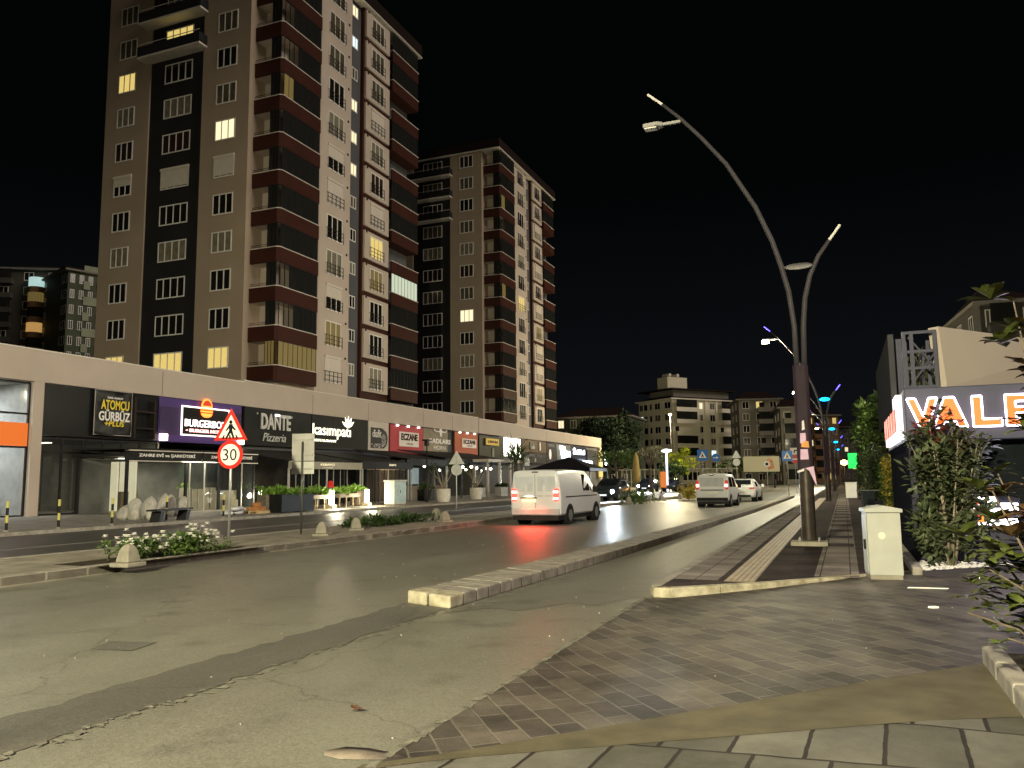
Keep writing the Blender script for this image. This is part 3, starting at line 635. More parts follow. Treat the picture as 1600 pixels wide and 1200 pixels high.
letters(t, 'RADLARS', WT, fy(672, 690), fzz(672, 692), fy(705, 690), fzz(672, 684)-.02, .04, bold=.03); letters(t, 'HORN', WT, fy(679, 700), fzz(679, 702.5), fy(697, 700), fzz(679, 696), .04)
m = MB(); cy = fy(689, 675)-67.0; cz = fzz(689, 675)-3.95
pts = [(cy-1.3, cz+.35), (cy-1.25, cz+.1), (cy-.9, cz-.02), (cy, cz+.02), (cy+.9, cz-.02), (cy+1.25, cz+.1), (cy+1.3, cz+.35)]
m.tube([(.05, a, b) for a, b in pts], [.03, .06, .07, .1, .07, .06, .03], 6); xprism(m, [(cy-.15, cz+.3), (cy+.15, cz+.3), (cy+.22, cz-.1), (cy+.1, cz-.45), (cy-.1, cz-.45), (cy-.22, cz-.1)], .02, .1); m.build('bull_emblem', WT, t)
pharmacy(73.6, 79.1, ORG, 'orange red pharmacy sign with a white plaque farther along', (fy(723, 690), fzz(723, 699), fy(745, 690), fzz(723, 685)), 'UMUT')
t = board(79.5, 3.9, 86.2, 6.4, BLK2, 'dark sign with a small yellow lettered board')
ya, yb = fy(759, 690), fy(779, 690); za, zb = fzz(759, 695), fzz(759, 684.5)
MB().box(.05, ya-79.5, za-3.9, .15, yb-79.5, zb-3.9).build('plaque', pm('yellow_board', (.65, .42, .04), .5, var=.15, scale=2), t)
letters(t, 'LEMON', pm('dark_brown', (.08, .04, .01), .6), ya+.5, za+.25, yb-.4, zb-.2, .03, off=.151, bold=.04); MB().box(.02, 3.4, .25, .06, 3.9, 1.2).build('bottle_emblem', pm('olive_grey', (.2, .22, .16), .6), t)
# bright white panel, with a leafy wall frame
t = board(86.6, 4.3, 91.6, 6.45, lit('bright_panel', (1, .97, .82), 5.5, 2), 'dazzling white backlit sign panel above the palm bush')
t = board(92.0, 5.0, 100.8, 6.5, pm('rust_board', (.08, .03, .015), .6, var=.2), 'rust coloured sign with small hanging figures'); MB().box(.02, 2.6, .3, .06, 4.6, 1.2).build('plaque', BLK, t); letters(t, 'cafe', WT, 95.0, 5.4, 96.3, 5.9, .03, off=.061); MB().box(.05, 6, .3, .1, 6.4, 1.3).build('emblem', WT, t)
t = board(92.0, 3.6, 100.8, 4.95, pm('slate_board', (.03, .03, .036), .6, var=.2), 'slate sign below the rust coloured one'); letters(t, 'COFFEE  shop', pm('grey_letters', (.3, .3, .32), .6), 93, 4.35, 99, 4.75, .03); t2 = MB(); xprism(t2, disc_pts(4.6, .42, .28, 0, 6.28, 16), .001, .03); t2.build('emblem', MC['grey_letters'], t)
t = board(100.9, 3.6, 104.8, 6.45, pm('slate_dark', (.025, .022, .03), .6), 'dark mauve sign with a pale oval lamp'); m = MB(); xprism(m, disc_pts(1.2, 1.3, .35, 0, 6.28, 16, 1.9), .02, .12); m.build('oval_lamp', em('oval_glow', (1, .8, .65), .9), t); letters(t, 'YEMEK', MC['grey_letters'], 101.4, 5.9, 103.9, 6.25, .03)
t = board(105.0, 3.6, 111.2, 6.4, pm('grey_board', (.06, .065, .075), .5), 'grey sign with a dazzling cool white logo'); m = MB(); xprism(m, [(1.2, 2.6), (3.2, 2.5), (3.6, 1.9), (5.6, 1.9), (5.6, .7), (2.2, .6), (1.6, 1.8)], .02, .12); m.build('logo', em('cool_logo', (.80, .93, 1), 11), t)
t = board(111.4, 4.6, 118.6, 6.35, pm('navy_board', (.02, .02, .04), .4), 'navy sign with glowing white letters near the arcade end'); letters(t, 'İstikbal', em('cool_letters', (.85, .93, 1), 9), 112.3, 5.2, 117.6, 6.1, .1, bold=.05)
MB().box(.02, .1, -1.0, .1, 4.0, -.15).build('blue_strip', em('blue_strip', (.10, .25, .9), 1.6), t); MB().box(.1, 4.3, -1.1, .3, 9.4, -.3).build('light_strip', em('cool_strip', (.85, .95, 1), 9), t)
t = board(119.2, 3.6, 124.6, 6.0, pm('grey_board2', (.045, .045, .05), .5), 'plain dark grey sign beside the yellow corner panel')
t = board(124.9, 1.9, 126.0+.8, 6.0, em('yellow_glow', (1, .72, .22), 1.0), 'glowing yellow corner sign at the far end of the arcade', x=FX+.14); t2 = MB()
wall_l = thing('wall_lamp', (FX+.3, 128, 4.5), 'round white lamp sticking out past the arcade end', 'lamp'); m = MB(); xprism(m, disc_pts(0, 0, .7, 0, 6.28, 20), 0, .25); m.build('lens', em('cool_lamp', (.9, 1, .9), 8), wall_l); MB().box(-.3, -.1, -.1, -.001, .1, .1).build('bracket', IRON, wall_l)
# ================================================================ plants
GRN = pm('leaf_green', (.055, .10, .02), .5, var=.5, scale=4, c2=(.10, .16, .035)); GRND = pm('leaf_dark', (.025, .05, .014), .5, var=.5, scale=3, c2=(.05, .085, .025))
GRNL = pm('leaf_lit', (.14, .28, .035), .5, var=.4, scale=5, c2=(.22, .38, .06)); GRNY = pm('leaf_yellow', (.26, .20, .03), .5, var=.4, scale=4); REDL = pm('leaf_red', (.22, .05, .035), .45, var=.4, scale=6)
BARK = pm('bark', (.11, .085, .06), .9, var=.35, scale=9, bump=.6); STEM = pm('pale_stem', (.25, .21, .15), .8, var=.3, scale=9)
TERRA = SOIL
def crown(m, c, r, n, L, seed, clumps=14, flat=1.0, up_=.3):
    rr = random.Random(seed); c = Vector(c); cs = []
    for i in range(clumps):
        d = Vector((rr.gauss(0, 1), rr.gauss(0, 1), rr.gauss(0, 1)*flat)).normalized(); q = rr.uniform(.35, .95); cs.append((c+Vector((d.x*r[0]*q, d.y*r[1]*q, d.z*r[2]*q)), rr.uniform(.22, .45)))
    for i in range(n):
        p, s = rr.choice(cs); d = Vector((rr.gauss(0, 1), rr.gauss(0, 1), rr.gauss(0, 1))).normalized(); q = rr.random()**.4*s
        pos = p+Vector((d.x*r[0]*q, d.y*r[1]*q, d.z*r[2]*q)); dr = (d+Vector((rr.uniform(-.6, .6), rr.uniform(-.6, .6), up_+rr.uniform(-.5, .5))))
        m.leaf(pos, dr, Vector((rr.uniform(-1, 1), rr.uniform(-1, 1), 1)), L*rr.uniform(.6, 1.3), L*.5*rr.uniform(.7, 1.2))
    return m
def tree(name, loc, h, r, n, L, label, mat, seed, group=None, trunk=None, cat='tree', limbs=4, zc=None, tr=.14):
    T = thing(name, loc, label, cat, group); rr = random.Random(seed); zc = zc or h-r[2]*.9
    m = MB(); m.tube([(0, 0, 0), (rr.uniform(-.1, .1), rr.uniform(-.1, .1), zc*.5), (0, 0, zc)], [tr, tr*.75, tr*.5], 8)
    for i in range(limbs):
        a = i*6.28/limbs+rr.random(); m.tube([(0, 0, zc*.6), (math.cos(a)*r[0]*.35, math.sin(a)*r[1]*.35, zc*.85), (math.cos(a)*r[0]*.7, math.sin(a)*r[1]*.7, zc+r[2]*.2)], [tr*.5, tr*.35, tr*.1], 6)
    m.build('trunk', trunk or BARK, T, smooth=True); crown(MB(), (0, 0, zc), r, n, L, seed).build('crown', mat, T); return T
# ================================================================ street lamps
POLE = pm('lamp_pole_paint', (.030, .020, .027), .6, metal=.0, var=.2, scale=3, bump=.05); ARM = pm('lamp_arm_paint', (.05, .046, .05), .5, metal=.1, var=.1); TIP = pm('unlit_tip', (.62, .58, .52), .35)
RINGU = pm('unlit_disc', (.22, .21, .20), .5); HEAD = pm('lamp_head_grey', (.30, .29, .27), .5)
TIPL = em('violet_tip', (.10, .08, 1.0), 5); RINGL = em('cyan_ring', (.0, .42, 1.0), 5); HEADL = em('lamp_lens_lit', (1, .93, .55), 60); HEADU = pm('lamp_lens_unlit', (.75, .72, .6), .3)
def street_lamp(on, label, loc, ring=True):
    T = thing('street_lamp', loc, label, 'street lamp', 'two armed street lamps along the pavement')
    m = MB(); n = 8; vs = [(-.165, 0), (.165, 0)]
    m.tube([(0, 0, .02), (0, 0, 1.55)], [.155, .150], 16); m.box(-.175, -.12, .0, .175, .12, .02)
    m.build('base_tube', pm('base_metal', (.055, .046, .038), .38, metal=.45, var=.3, scale=5, bump=.15), T, smooth=True, auto=40)
    u = MB(); u.prism([(-.16, -.10), (-.10, -.15), (.10, -.15), (.16, -.10), (.16, .10), (.10, .15), (-.10, .15), (-.16, .10)], 1.551, 3.82); u.build('shaft', POLE, T, bevel=.015)
    pts = [(-.07, 0, 3.78), (-.08, 0, 4.7), (-.16, 0, 5.5), (-.28, 0, 6.05), (-.46, 0, 6.7), (-.79, 0, 7.55), (-1.40, 0, 8.68), (-1.95, 0, 9.42), (-2.42, 0, 9.98), (-2.85, 0, 10.42)]
    MB().tube(pts, [.062, .06, .06, .06, .058, .055, .05, .046, .042, .036], 12).build('long_arm', ARM, T, smooth=True)
    pts = [(.085, 0, 3.78), (.11, 0, 4.7), (.17, 0, 5.3), (.30, 0, 5.82), (.50, 0, 6.25), (.74, 0, 6.58)]
    MB().tube(pts, [.062, .06, .058, .055, .05, .04], 12).build('short_arm', ARM, T, smooth=True)
    tp = MB().tube([(-2.85, 0, 10.42), (-3.2, 0, 10.74)], .03, 8).tube([(.74, 0, 6.58), (.98, 0, 6.9)], .03, 8)
    MB().tube([(-2.85, 0, 10.42), (-3.2, 0, 10.74)], .032, 8).build('arm_tip', TIPL if on else TIP, T); MB().tube([(.74, 0, 6.58), (.98, 0, 6.9)], .032, 8).build('arm_tip', TIPL if on else TIP, T)
    r = MB(); r.lathe([(.02, -.03), (.26, -.03), (.30, 0), (.26, .03), (.02, .03)], 28); 
    rm = Matrix.Translation((.08, 0, 6.06)) @ Matrix.Rotation(R_(24), 4, 'X'); r.xf(rm); r.build('ring', RINGL if on else RINGU, T, smooth=True)
    MB().box(-.28, -.02, 6.04, -.2, .02, 6.08).box(.36, -.02, 6.04, .41, .02, 6.08).build('ring_bracket', ARM, T)
    hb = MB().prism([(-3.32, -.13), (-2.98, -.15), (-2.85, -.06), (-2.85, .06), (-2.98, .15), (-3.32, .13)], 9.86, 9.96).box(-2.86, -.04, 9.88, -2.42, .04, 9.95); h = hb.build('lamp_head', HEAD, T, bevel=.015)
    (MB().prism([(-3.36, -.16), (-2.96, -.16), (-2.96, .16), (-3.36, .16)], 9.70, 9.859) if on else MB().box(-3.29, -.10, 9.83, -3.0, .10, 9.859)).build('lens', HEADL if on else HEADU, h)  # lit lens drawn larger to stand in for the lamp's glare
    if on: light('POINT', 'lamp_light', (-3.15, 0, 9.7), LAMP_W, (1, .91, .63), T, .25)
    rp = thing; return T
LAMP_W = 8500
L1 = street_lamp(False, 'nearest two armed street lamp, unlit, covered in torn stickers', (-.78, 18.9, .22))
MB().prism([(-.37, -.26), (.37, -.26), (.37, .26), (-.37, .26)], -.09, -.001).build('concrete_foot', CONC, L1)
for dx in (-.2, .2):
    for dy in (-.17, .17): MB().lathe([(.018, 0), (.018, .06), (.008, .075)], 6, dx, dy).build('bolt', HEAD, L1)
PAP = [pm('sticker_pink', (.55, .38, .50), .7, var=.1, scale=9), pm('sticker_orange', (.55, .25, .06), .6, var=.2, scale=9), pm('sticker_white', (.62, .58, .55), .7, var=.1, scale=12)]
def sticker(x0, z0, x1, z1, mm, tilt=0): MB().add([(x0, -.157, z0), (x1, -.156, z0+tilt), (x1-.01, -.157, z1+tilt), (x0+.01, -.156, z1), (x0, -.151, z0), (x1, -.151, z0+tilt), (x1-.01, -.151, z1+tilt), (x0+.01, -.151, z1)], [(0, 1, 2, 3), (0, 4, 5, 1), (1, 5, 6, 2), (2, 6, 7, 3), (3, 7, 4, 0)]).build('sticker', mm, L1)
sticker(-.09, 1.75, .08, 1.97, PAP[0]); sticker(-.06, 2.02, .10, 2.16, PAP[1], -.02); sticker(-.08, 2.1, .05, 2.32, PAP[0]); sticker(-.03, 2.38, .03, 2.58, PAP[2], .02)
MB().add([(.0, -.158, 1.56), (.17, -.16, 1.60), (.22, -.175, 1.18), (.18, -.17, 1.25), (.08, -.165, 1.5)], [(0, 4, 3, 2, 1)]).build('torn_poster', PAP[0], L1)
MB().add([(-.17, -.155, 1.50), (-.02, -.158, 1.56), (-.03, -.16, 1.50), (-.16, -.157, 1.46)], [(0, 3, 2, 1)]).build('torn_poster', PAP[2], L1)
L2 = street_lamp(True, 'lit street lamp with cyan ring and violet arm tips, next beyond the stickered lamp', (-.95, 52.0, .13))
labs = ['third lit two armed street lamp with a small cyan ring, beyond the second', 'fourth two armed street lamp far down the pavement, tiny cyan ring', 'fifth two armed street lamp, farthest down the street']
for i, y in enumerate((85.2, 118.5, 152)):
    c = copy_tree(L2); place(c, (-1.0+i*.02, y, .13), 0, labs[i])
c = copy_tree(L2); place(c, (-1.0, -14.3, .13), 0, 'lit two armed street lamp of the same row standing behind the photographer')
for o in c.children:
    if o.type == 'LIGHT': bl_ = o
bpy.data.objects.remove(bl_); light('SPOT', 'lamp_light', (-3.15, 0, 9.7), 82000, (1, .92, .64), c, .5, 168, (-.15, .75, -1), .5)
# ================================================================ traffic signs
GALV = pm('galvanised_post', (.42, .42, .40), .4, metal=.6, var=.1); SBACK = pm('sign_back_grey', (.36, .35, .31), .55, metal=.2, var=.12, scale=3)
SRED = pm('sign_red', (.62, .03, .02), .35, var=.04); SWH = pm('sign_white', (.88, .82, .72), .4, var=.02); SBK = pm('sign_black', (.01, .01, .01), .4); SBL = pm('sign_blue', (.02, .16, .52), .35, var=.04)
def yprism(m, pts, y0, y1):
    n = len(pts); a = sum(pts[i][0]*pts[(i+1)%n][1]-pts[(i+1)%n][0]*pts[i][1] for i in range(n))
    if a > 0: pts = pts[::-1]
    m.add([(p[0], y0, p[1]) for p in pts]+[(p[0], y1, p[1]) for p in pts], [tuple(range(n-1, -1, -1)), tuple(range(n, 2*n))]+[(i, (i+1) % n, n+(i+1) % n, n+i) for i in range(n)]); return m
def circ(cx, cz, r, n=28): return [(cx+r*math.cos(2*math.pi*i/n), cz+r*math.sin(2*math.pi*i/n)) for i in range(n)]
def tri(cx, cz, r): return [(cx+r*math.cos(R_(a)), cz+r*math.sin(R_(a))) for a in (90, 210, 330)]
def sign_root(loc, label, h, rz=0, cat='traffic sign', group=None, pr=.03, pm_=None):
    T = thing('traffic_sign', loc, label, cat, group, rz); MB().tube([(0, 0, 0), (0, 0, h)], pr, 10).build('post', pm_ or GALV, T, smooth=True); return T
sg = G(357, 851, .15)
T = sign_root(sg, 'pedestrian crossing triangle above a 30 speed limit disc, on one post behind the white flowers', 2.98, R_(9))
TG = thing
a = yprism(MB(), tri(0, 3.28, .52), -.045, -.035).build('warning_triangle', SRED, T, bevel=.01); yprism(MB(), tri(0, 3.275, .365), -.050, -.0455).build('face', SWH, a)
m = MB(); yprism(m, circ(0, 3.52-.06, .045, 12), -.055, -.0505)
yprism(m, [(-.05, 3.41), (.05, 3.41), (.045, 3.26), (.11, 3.07), (.07, 3.06), (0, 3.2), (-.10, 3.05), (-.14, 3.07), (-.04, 3.25)], -.0552, -.0505); yprism(m, [(.03, 3.40), (.14, 3.28), (.12, 3.25), (.02, 3.33)], -.0554, -.0506); yprism(m, [(-.03, 3.40), (-.13, 3.27), (-.11, 3.24), (-.02, 3.34)], -.0556, -.0507)
for x in (-.23, -.04, .16): yprism(m, [(x, 3.06), (x+.055, 3.06), (x+.03+(-x)*.2, 3.15), (x-.0+(-x)*.2, 3.15)], -.0549, -.0503)
m.build('walker_symbol', SBK, a)
c_ = yprism(MB(), circ(0, 2.68, .34), -.045, -.035).build('speed_disc', SRED, T); yprism(MB(), circ(0, 2.68, .255), -.05, -.0455).build('face', SWH, c_)
text('30', 'numerals', SBK, c_, (-.19, -.0505, 2.68-.14), .37, .28, FACE_Y, .004)
a.location.z = c_.location.z = -.56
p = G(470, 843); q = Vector((-14.3, 19.3, .0))
T = sign_root(q, 'back of a grey rectangular sign on a dark post beside the planters', 2.75, R_(12), pm_=pm('dark_post', (.07, .07, .06), .5, metal=.4))
MB().box(-.34, .035, 2.2, .34, .05, 2.98).build('sign_plate', SBACK, T, bevel=.005); MB().box(-.34, .036, 1.83, .34, .05, 2.18).build('sign_plate', pm('sign_back_pale', (.5, .5, .44), .5), T, bevel=.005)
for z_ in (1.95, 2.35, 2.8): MB().box(-.3, .0, z_, .3, .034, z_+.05).build('bracket', SBACK, T)
T = sign_root((-20.5, 42.0, .0), 'backs of a triangle and a round sign on one pale post', 3.0, R_(15), pm_=pm('pale_post2', (.5, .5, .45), .5)); yprism(MB(), tri(0, 2.78, .52), .035, .045).build('sign_plate', pm('sign_back_bright', (.55, .55, .5), .5), T); yprism(MB(), circ(0, 2.2, .32), .035, .045).build('sign_plate', MC['sign_back_bright'], T)
def crossing(loc, label, h=3.1, s=1.0, extra=None):
    T = sign_root(loc, label, h, 0, group='blue crossing signs'); p_ = MB().box(-.42*s, -.05, h-.85*s, .42*s, -.035, h).build('sign_plate', SBL, T); a = yprism(MB(), tri(0, h-.47*s, .36*s), -.056, -.051).build('triangle', SWH, p_)
    m = MB(); yprism(m, circ(0, h-.33*s, .04*s, 10), -.062, -.057); yprism(m, [(-.04*s, h-.38*s), (.04*s, h-.38*s), (.1*s, h-.62*s), (.06*s, h-.62*s), (0, h-.5*s), (-.07*s, h-.62*s), (-.11*s, h-.62*s)], -.0622, -.057); m.build('walker_symbol', SBK, a); return T
crossing((-12.0, 76, .15), 'blue crossing sign left of the small van, in front of the yellow lit tree', 4.0, 1.15); T = sign_root((-11.1, 78, .15), 'round blue arrow sign partly behind the blue crossing sign', 3.6); yprism(MB(), circ(0, 3.3, .38), -.05, -.035).build('sign_plate', SBL, T); yprism(MB(), [(-.25, 3.27), (.05, 3.27), (.05, 3.17), (.25, 3.3), (.05, 3.43), (.05, 3.33), (-.25, 3.33)], -.056, -.051).build('arrow_symbol', SWH, T)
crossing((-4.35, 71.5, .0), 'blue crossing sign just left of the stickered street lamp', 3.75, 1.0)
T = sign_root((-4.4, 84, .0), 'no entry sign with a white plate above it, beside the right blue crossing sign', 4.4); yprism(MB(), circ(0, 3.3, .42), -.05, -.035).build('sign_disc', SRED, T); MB().box(-.28, -.056, 3.24, .28, -.051, 3.36).build('bar', SWH, T); MB().box(-.42, -.05, 3.75, .42, -.035, 4.4).build('plate', SWH, T); yprism(MB(), [(-.1, 3.9), (0, 3.9), (.05, 4.1), (.2, 4.1), (.2, 4.2), (-.05, 4.2)], -.056, -.0505).build('arrow_symbol', SBK, T)
T = sign_root((-11.6, 98, 0), 'far pale triangle above a disc seen over the white hatchback', 4.6); yprism(MB(), tri(0, 4.15, .62), -.05, -.035).build('sign_plate', MC['sign_back_bright'], T); yprism(MB(), circ(0, 3.35, .42), -.05, -.035).build('sign_plate', MC['sign_back_bright'], T)
T = sign_root((-9.4, 112, 0), 'far small round sign under the billboard', 3.6, pm_=MC['sign_back_bright']); yprism(MB(), circ(0, 3.3, .42), -.05, -.035).build('sign_disc', SWH, T); yprism(MB(), circ(0, 3.3, .2), -.055, -.0505).build('symbol', SBK, T)
# ================================================================ terraces in front of the arcade
AWN = pm('awning_black', (.02, .02, .02), .6); AWG = pm('awning_grey', (.27, .25, .20), .7, var=.08); ALU = pm('aluminium', (.42, .41, .37), .4, metal=.5)
# glazed corner shop that stands forward
X1 = -32.6
T = thing('shop_pavilion', (X1, 30.0, .12), 'glazed single storey shop front standing forward, under a white lettered black canopy', 'shop front')
m = MB()
for y in (0, 3.9, 6.4, 9.3): m.box(-.12, y, 0, .0, y+.14, 2.85)
m.box(-3.4, 0, 0, -3.28, .14, 2.85).build('frame', DFRAME, T); MB().box(-3.6, 0, 2.851, .0, 9.5, 3.0).build('roof', AWN, T)
al = MB()
for y in (4.2, 5.3, 7.4, 8.3): al.box(-.08, y, 0, -.02, y+.06, 2.7)
al.box(-.08, .14, 2.7, -.02, 9.3, 2.8).build('aluminium_frame', ALU, T)
MB().box(-.06, .14, 0, -.05, 9.3, 2.7).build('pane', GL, T); MB().box(-3.3, .05, 0, -.13, .07, 2.7).build('side_pane', GL, T)
MB().box(-3.2, .2, 0.0, -.2, 9.2, .02).build('floor', MC['shop_floor'], T); MB().box(-3.58, .2, 0, -3.5, 9.3, 2.8).build('rear_wall', pm('shop_inner', (.22, .22, .20), .7, var=.4, scale=.7), T)
MB().box(-1.7, 1.0, 2.76, -1.6, 8.5, 2.80).build('ceiling_lamp', em('tube_soft', (1, .95, .75), 4.0), T)
m = MB(); rr = random.Random(2)
for k in range(6): y = 4.5+k*.42; m.box(-1.0+.05*k, y, 0, -.95+.05*k, y+.36, 1.15+rr.random()*.1)
m.build('leaning_boards', pm('cream_sheets', (.62, .58, .42), .7, var=.1), T); MB().box(-.9, 7.1, 0, -.5, 8.6, .5).box(-.9, 7, .5, -.8, 8.8, 1.05).build('display', MC['cream_sheets'], T)
MB().box(-1.4, .8, 0, -1.2, 1.9, 1.1).build('crates', pm('crate_wood', (.35, .28, .16), .8), T)
for k in range(3): MB().box(-2.5+k*.62, 1.3, .1, -2.02+k*.62, 1.38, 2.62).build('lit_shelf', MC['lit_shelf'], T)
light('AREA', 'shop_light', (-.7, 4.8, 2.66), 300, (1, .93, .72), T, 2.5, aim=(0, 0, -1))
crown(MB(), (-1.1, 5.0, 1.25), (.2, .5, .25), 90, .16, 5).build('indoor_plant', GRNL, T)
cn = thing('canopy', (X1+.02, 30.1, 3.12), 'black canopy with two runs of white capital lettering above the forward shop', 'awning')
for k, (a, b) in enumerate(((0, 4.9), (5.0, 9.5))):
    m = MB().box(-.3, a, -.38, .0, b, .12); m.build('valance', AWN, cn)
    MB().box(-.32, a, .121, .06, b, .17).box(.001, a, -.40, .05, b, -.36).build('rail', WHITE, cn)
    text('ZAHRE EVİ ve ŞARKÜTERİ', 'lettering', WT, cn, (.005, a+.6, -.20), b-a-1.1, .24, FACE_X, .02, bold=.02)
MB().box(-3.4, -.4, .18, .05, 9.6, .26).build('canopy_top', AWN, cn)
# restaurant terraces
def terrace(name, label, x, y0, y1, z, mval, back=FX-.5, posts=4, lamp=None, val=.45):
    T = thing(name, (x, y0, .12), label, 'awning', 'restaurant terraces'); L = y1-y0
    MB().add([(0, 0, z), (0, L, z), (back-x+.9, L, z+.85), (back-x+.9, 0, z+.85), (0, 0, z+.06), (0, L, z+.06), (back-x+.9, L, z+.91), (back-x+.9, 0, z+.91)], [(3, 2, 1, 0), (4, 5, 6, 7), (0, 1, 5, 4), (1, 2, 6, 5), (2, 3, 7, 6), (3, 0, 4, 7)]).build('fabric', AWN, T)
    MB().box(-.04, 0, z-val, .02, L, z-.001).build('valance', mval, T)
    for i in range(posts):
        y = L*i/(posts-1); MB().box(-.12, max(0, y-.05), 0, -.041, max(0, y-.05)+.07, z-.001).build('post', ALU if i % 2 == 0 else DFRAME, T)
    return T
XT = -30.2
t1 = terrace('terrace_awning', 'grey valanced awning over the planter lined terrace, nearest of the two dark terraces', XT, 39.6, 47.3, 2.72, AWG, posts=5)
text('KEBAPÇI', 'lettering', LW, t1, (.025, 3.0, 2.46), 1.5, .16, FACE_X, .01); text('OCAKBAŞI', 'lettering', WT, t1, (.025, 3.2, 2.32), 1.1, .08, FACE_X, .01)
t2 = terrace('terrace_awning', 'black valanced awning with a tiny white name, beside the grey valanced one', XT, 47.5, 54.3, 2.78, AWN, posts=5)
text('DANTE', 'lettering', LW, t2, (.025, 3.4, 2.56), .95, .14, FACE_X, .01)
for T_, o in ((t1, 0), (t2, 0)):
    m = MB()
    for i in range(9): m.box(-.42, .3+i*.78, 0, -.38, .34+i*.78, 2.3)
    m.build('glass_posts', ALU if T_ is t1 else IRON, T_); MB().box(-.41, .2, .05, -.39, 6.6, 2.28).build('wind_screen', GLD, T_)
    MB().box(-5.2, 0, 0, -5.1, 7, 3.3).build('rear_wall', pm('restaurant_dark', (.028, .025, .022), .6, var=.5, scale=1), T_)
light('AREA', 'terrace_light', (-2.6, 3.4, 2.5), 60, (1, .85, .6), t1, 1.5, aim=(0, 0, -1)); light('AREA', 'terrace_light', (-2.6, 3.4, 2.5), 50, (1, .85, .6), t2, 1.5, aim=(0, 0, -1))
t3 = terrace('terrace_awning', 'dark boxed terrace with warm interior and two seated guests behind glass', -30.6, 54.5, 61.0, 3.1, AWN, posts=3)
MB().box(-.5, .2, 0, -.4, 6.3, 1.1).build('low_wall', pm('brown_slats', (.14, .11, .08), .6, var=.2, scale=8), t3); MB().box(-4, .3, 0, -3.9, 6.3, 3.2).build('rear_wall', pm('warm_wall', (.34, .26, .18), .7, var=.2), t3); MB().box(-.45, .2, 1.101, -.43, 6.3, 3.0).build('wind_screen', GL, t3)
light('AREA', 'terrace_light', (-2.2, 3.2, 2.9), 170, (1, .82, .55), t3, 1.5, aim=(0, 0, -1))
t4 = terrace('terrace_awning', 'open black terrace with hanging globe lamps behind the potted trees', -30.8, 61.3, 76.0, 3.3, AWN, posts=6)
MB().box(-4.6, 0, 0, -4.5, 14.6, 3.3).build('rear_wall', MC['restaurant_dark'], t4)
GLB = em('globe_glow', (1, .95, .82), 9); rr = random.Random(6)
for i in range(11):
    y = .6+i*1.32; g = thing('globe_lamp', (-31.2-rr.random()*2.6, 61.3+y, 2.35+rr.random()*.6), 'small round glowing lamp hanging under the open black terrace', 'lamp', 'globe lamps under the open terrace')
    MB().lathe([(.02, -.13), (.10, -.09), (.14, 0), (.10, .09), (.02, .13)], 12).build('globe', GLB, g, smooth=True); MB().box(-.008, -.008, .13, .008, .008, .95).build('cord', IRON, g)
# screens and menu boards inside t4
MB().box(-4.2, 1.2, 1.2, -4.1, 2.6, 2.6).build('lit_screen', lit('screen_pale', (.6, .75, .7), .8, 3), t4)
# white pergola
pg = thing('pergola', (-29.4, 66.5, .12), 'white framed pergola with square posts left of the palm bush', 'pergola')
WP = pm('pergola_white', (.55, .48, .40), .6, var=.04)
for y in (0, 2.6, 5.2, 8.6): MB().box(-.09, y, 0, .09, y+.18, 3.1).build('post', WP, pg)
for y in (0, 8.6): MB().box(-5.5, y, 0, -5.32, y+.18, 3.1).build('post', WP, pg)
MB().box(-5.6, -.1, 3.101, .15, 8.9, 3.35).build('roof', WP, pg)
def catmat(): return None
tg = thing('small_sign', (-29.2, 75.6, 3.3), 'small white cut out sign on the pergola corner', 'sign'); m = MB(); xprism(m, [(-.6, -.3), (.7, -.3), (.8, .1), (.5, .5), (.2, .2), (0, .6), (-.2, .2), (-.5, .5), (-.7, .1)], 0, .06); m.build('panel', WT, tg); MB().box(-.2, -.1, -.31, -.001, .1, -.2).build('bracket', IRON, tg)
# black gazebo tent
gz = thing('gazebo', (-27.5, 84, .12), 'black pointed gazebo tent behind the large white van', 'tent'); m = MB(); a, h0, h1 = 3.3, 2.6, 3.9
m.add([(-a, -a, h0), (a, -a, h0), (a, a, h0), (-a, a, h0), (0, 0, h1), (-a, -a, h0-.3), (a, -a, h0-.3), (a, a, h0-.3), (-a, a, h0-.3)], [(0, 1, 4), (1, 2, 4), (2, 3, 4), (3, 0, 4), (5, 6, 1, 0), (6, 7, 2, 1), (7, 8, 3, 2), (8, 5, 0, 3)]).build('canopy', pm('tent_black', (.015, .013, .02), .6), gz)
for sx in (-1, 1):
    for sy in (-1, 1): MB().box(sx*a-.04, sy*a-.04, 0, sx*a+.04, sy*a+.04, h0-.3).build('leg', IRON, gz)
# planters with plants
PLB = pm('planter_black', (.012, .013, .012), .5, var=.2, scale=5); PLW = pm('planter_wood', (.14, .115, .085), .7, var=.3, scale=9); PLG = pm('planter_grey', (.30, .29, .26), .8, var=.25, scale=4)
def planter(loc, lx, ly, h, mb_, label, seed, mat=GRNL, leg=False, n=260, rz=0):
    T = thing('planter', loc, label, 'planter', 'planters along the terraces', rz)
    if leg:
        m = MB().box(-lx/2, -ly/2, h-.22, lx/2, ly/2, h).build('box', mb_, T); m = MB()
        for sx in (-1, 1):
            for k in range(4): y = -ly/2+.05+(ly-.1)*k/3; m.box(sx*(lx/2-.04)-.02, y-.02, 0, sx*(lx/2-.04)+.02, y+.02, h-.221)
        m.build('legs', pm('leg_wood', (.42, .33, .19), .7), T)
    else:
        MB().box(-lx/2, -ly/2, .03, lx/2, ly/2, h).build('box', mb_, T, bevel=.01); MB().box(-lx/2-.02, -ly/2-.02, h+.001, lx/2+.02, ly/2+.02, h+.04).build('rim', mb_, T)
    crown(MB(), (0, 0, h+.14), (lx*.75, ly*.55, .26), n, .24, seed, 16, .6, .9).build('plants', mat, T); return T
PX_ = -28.3
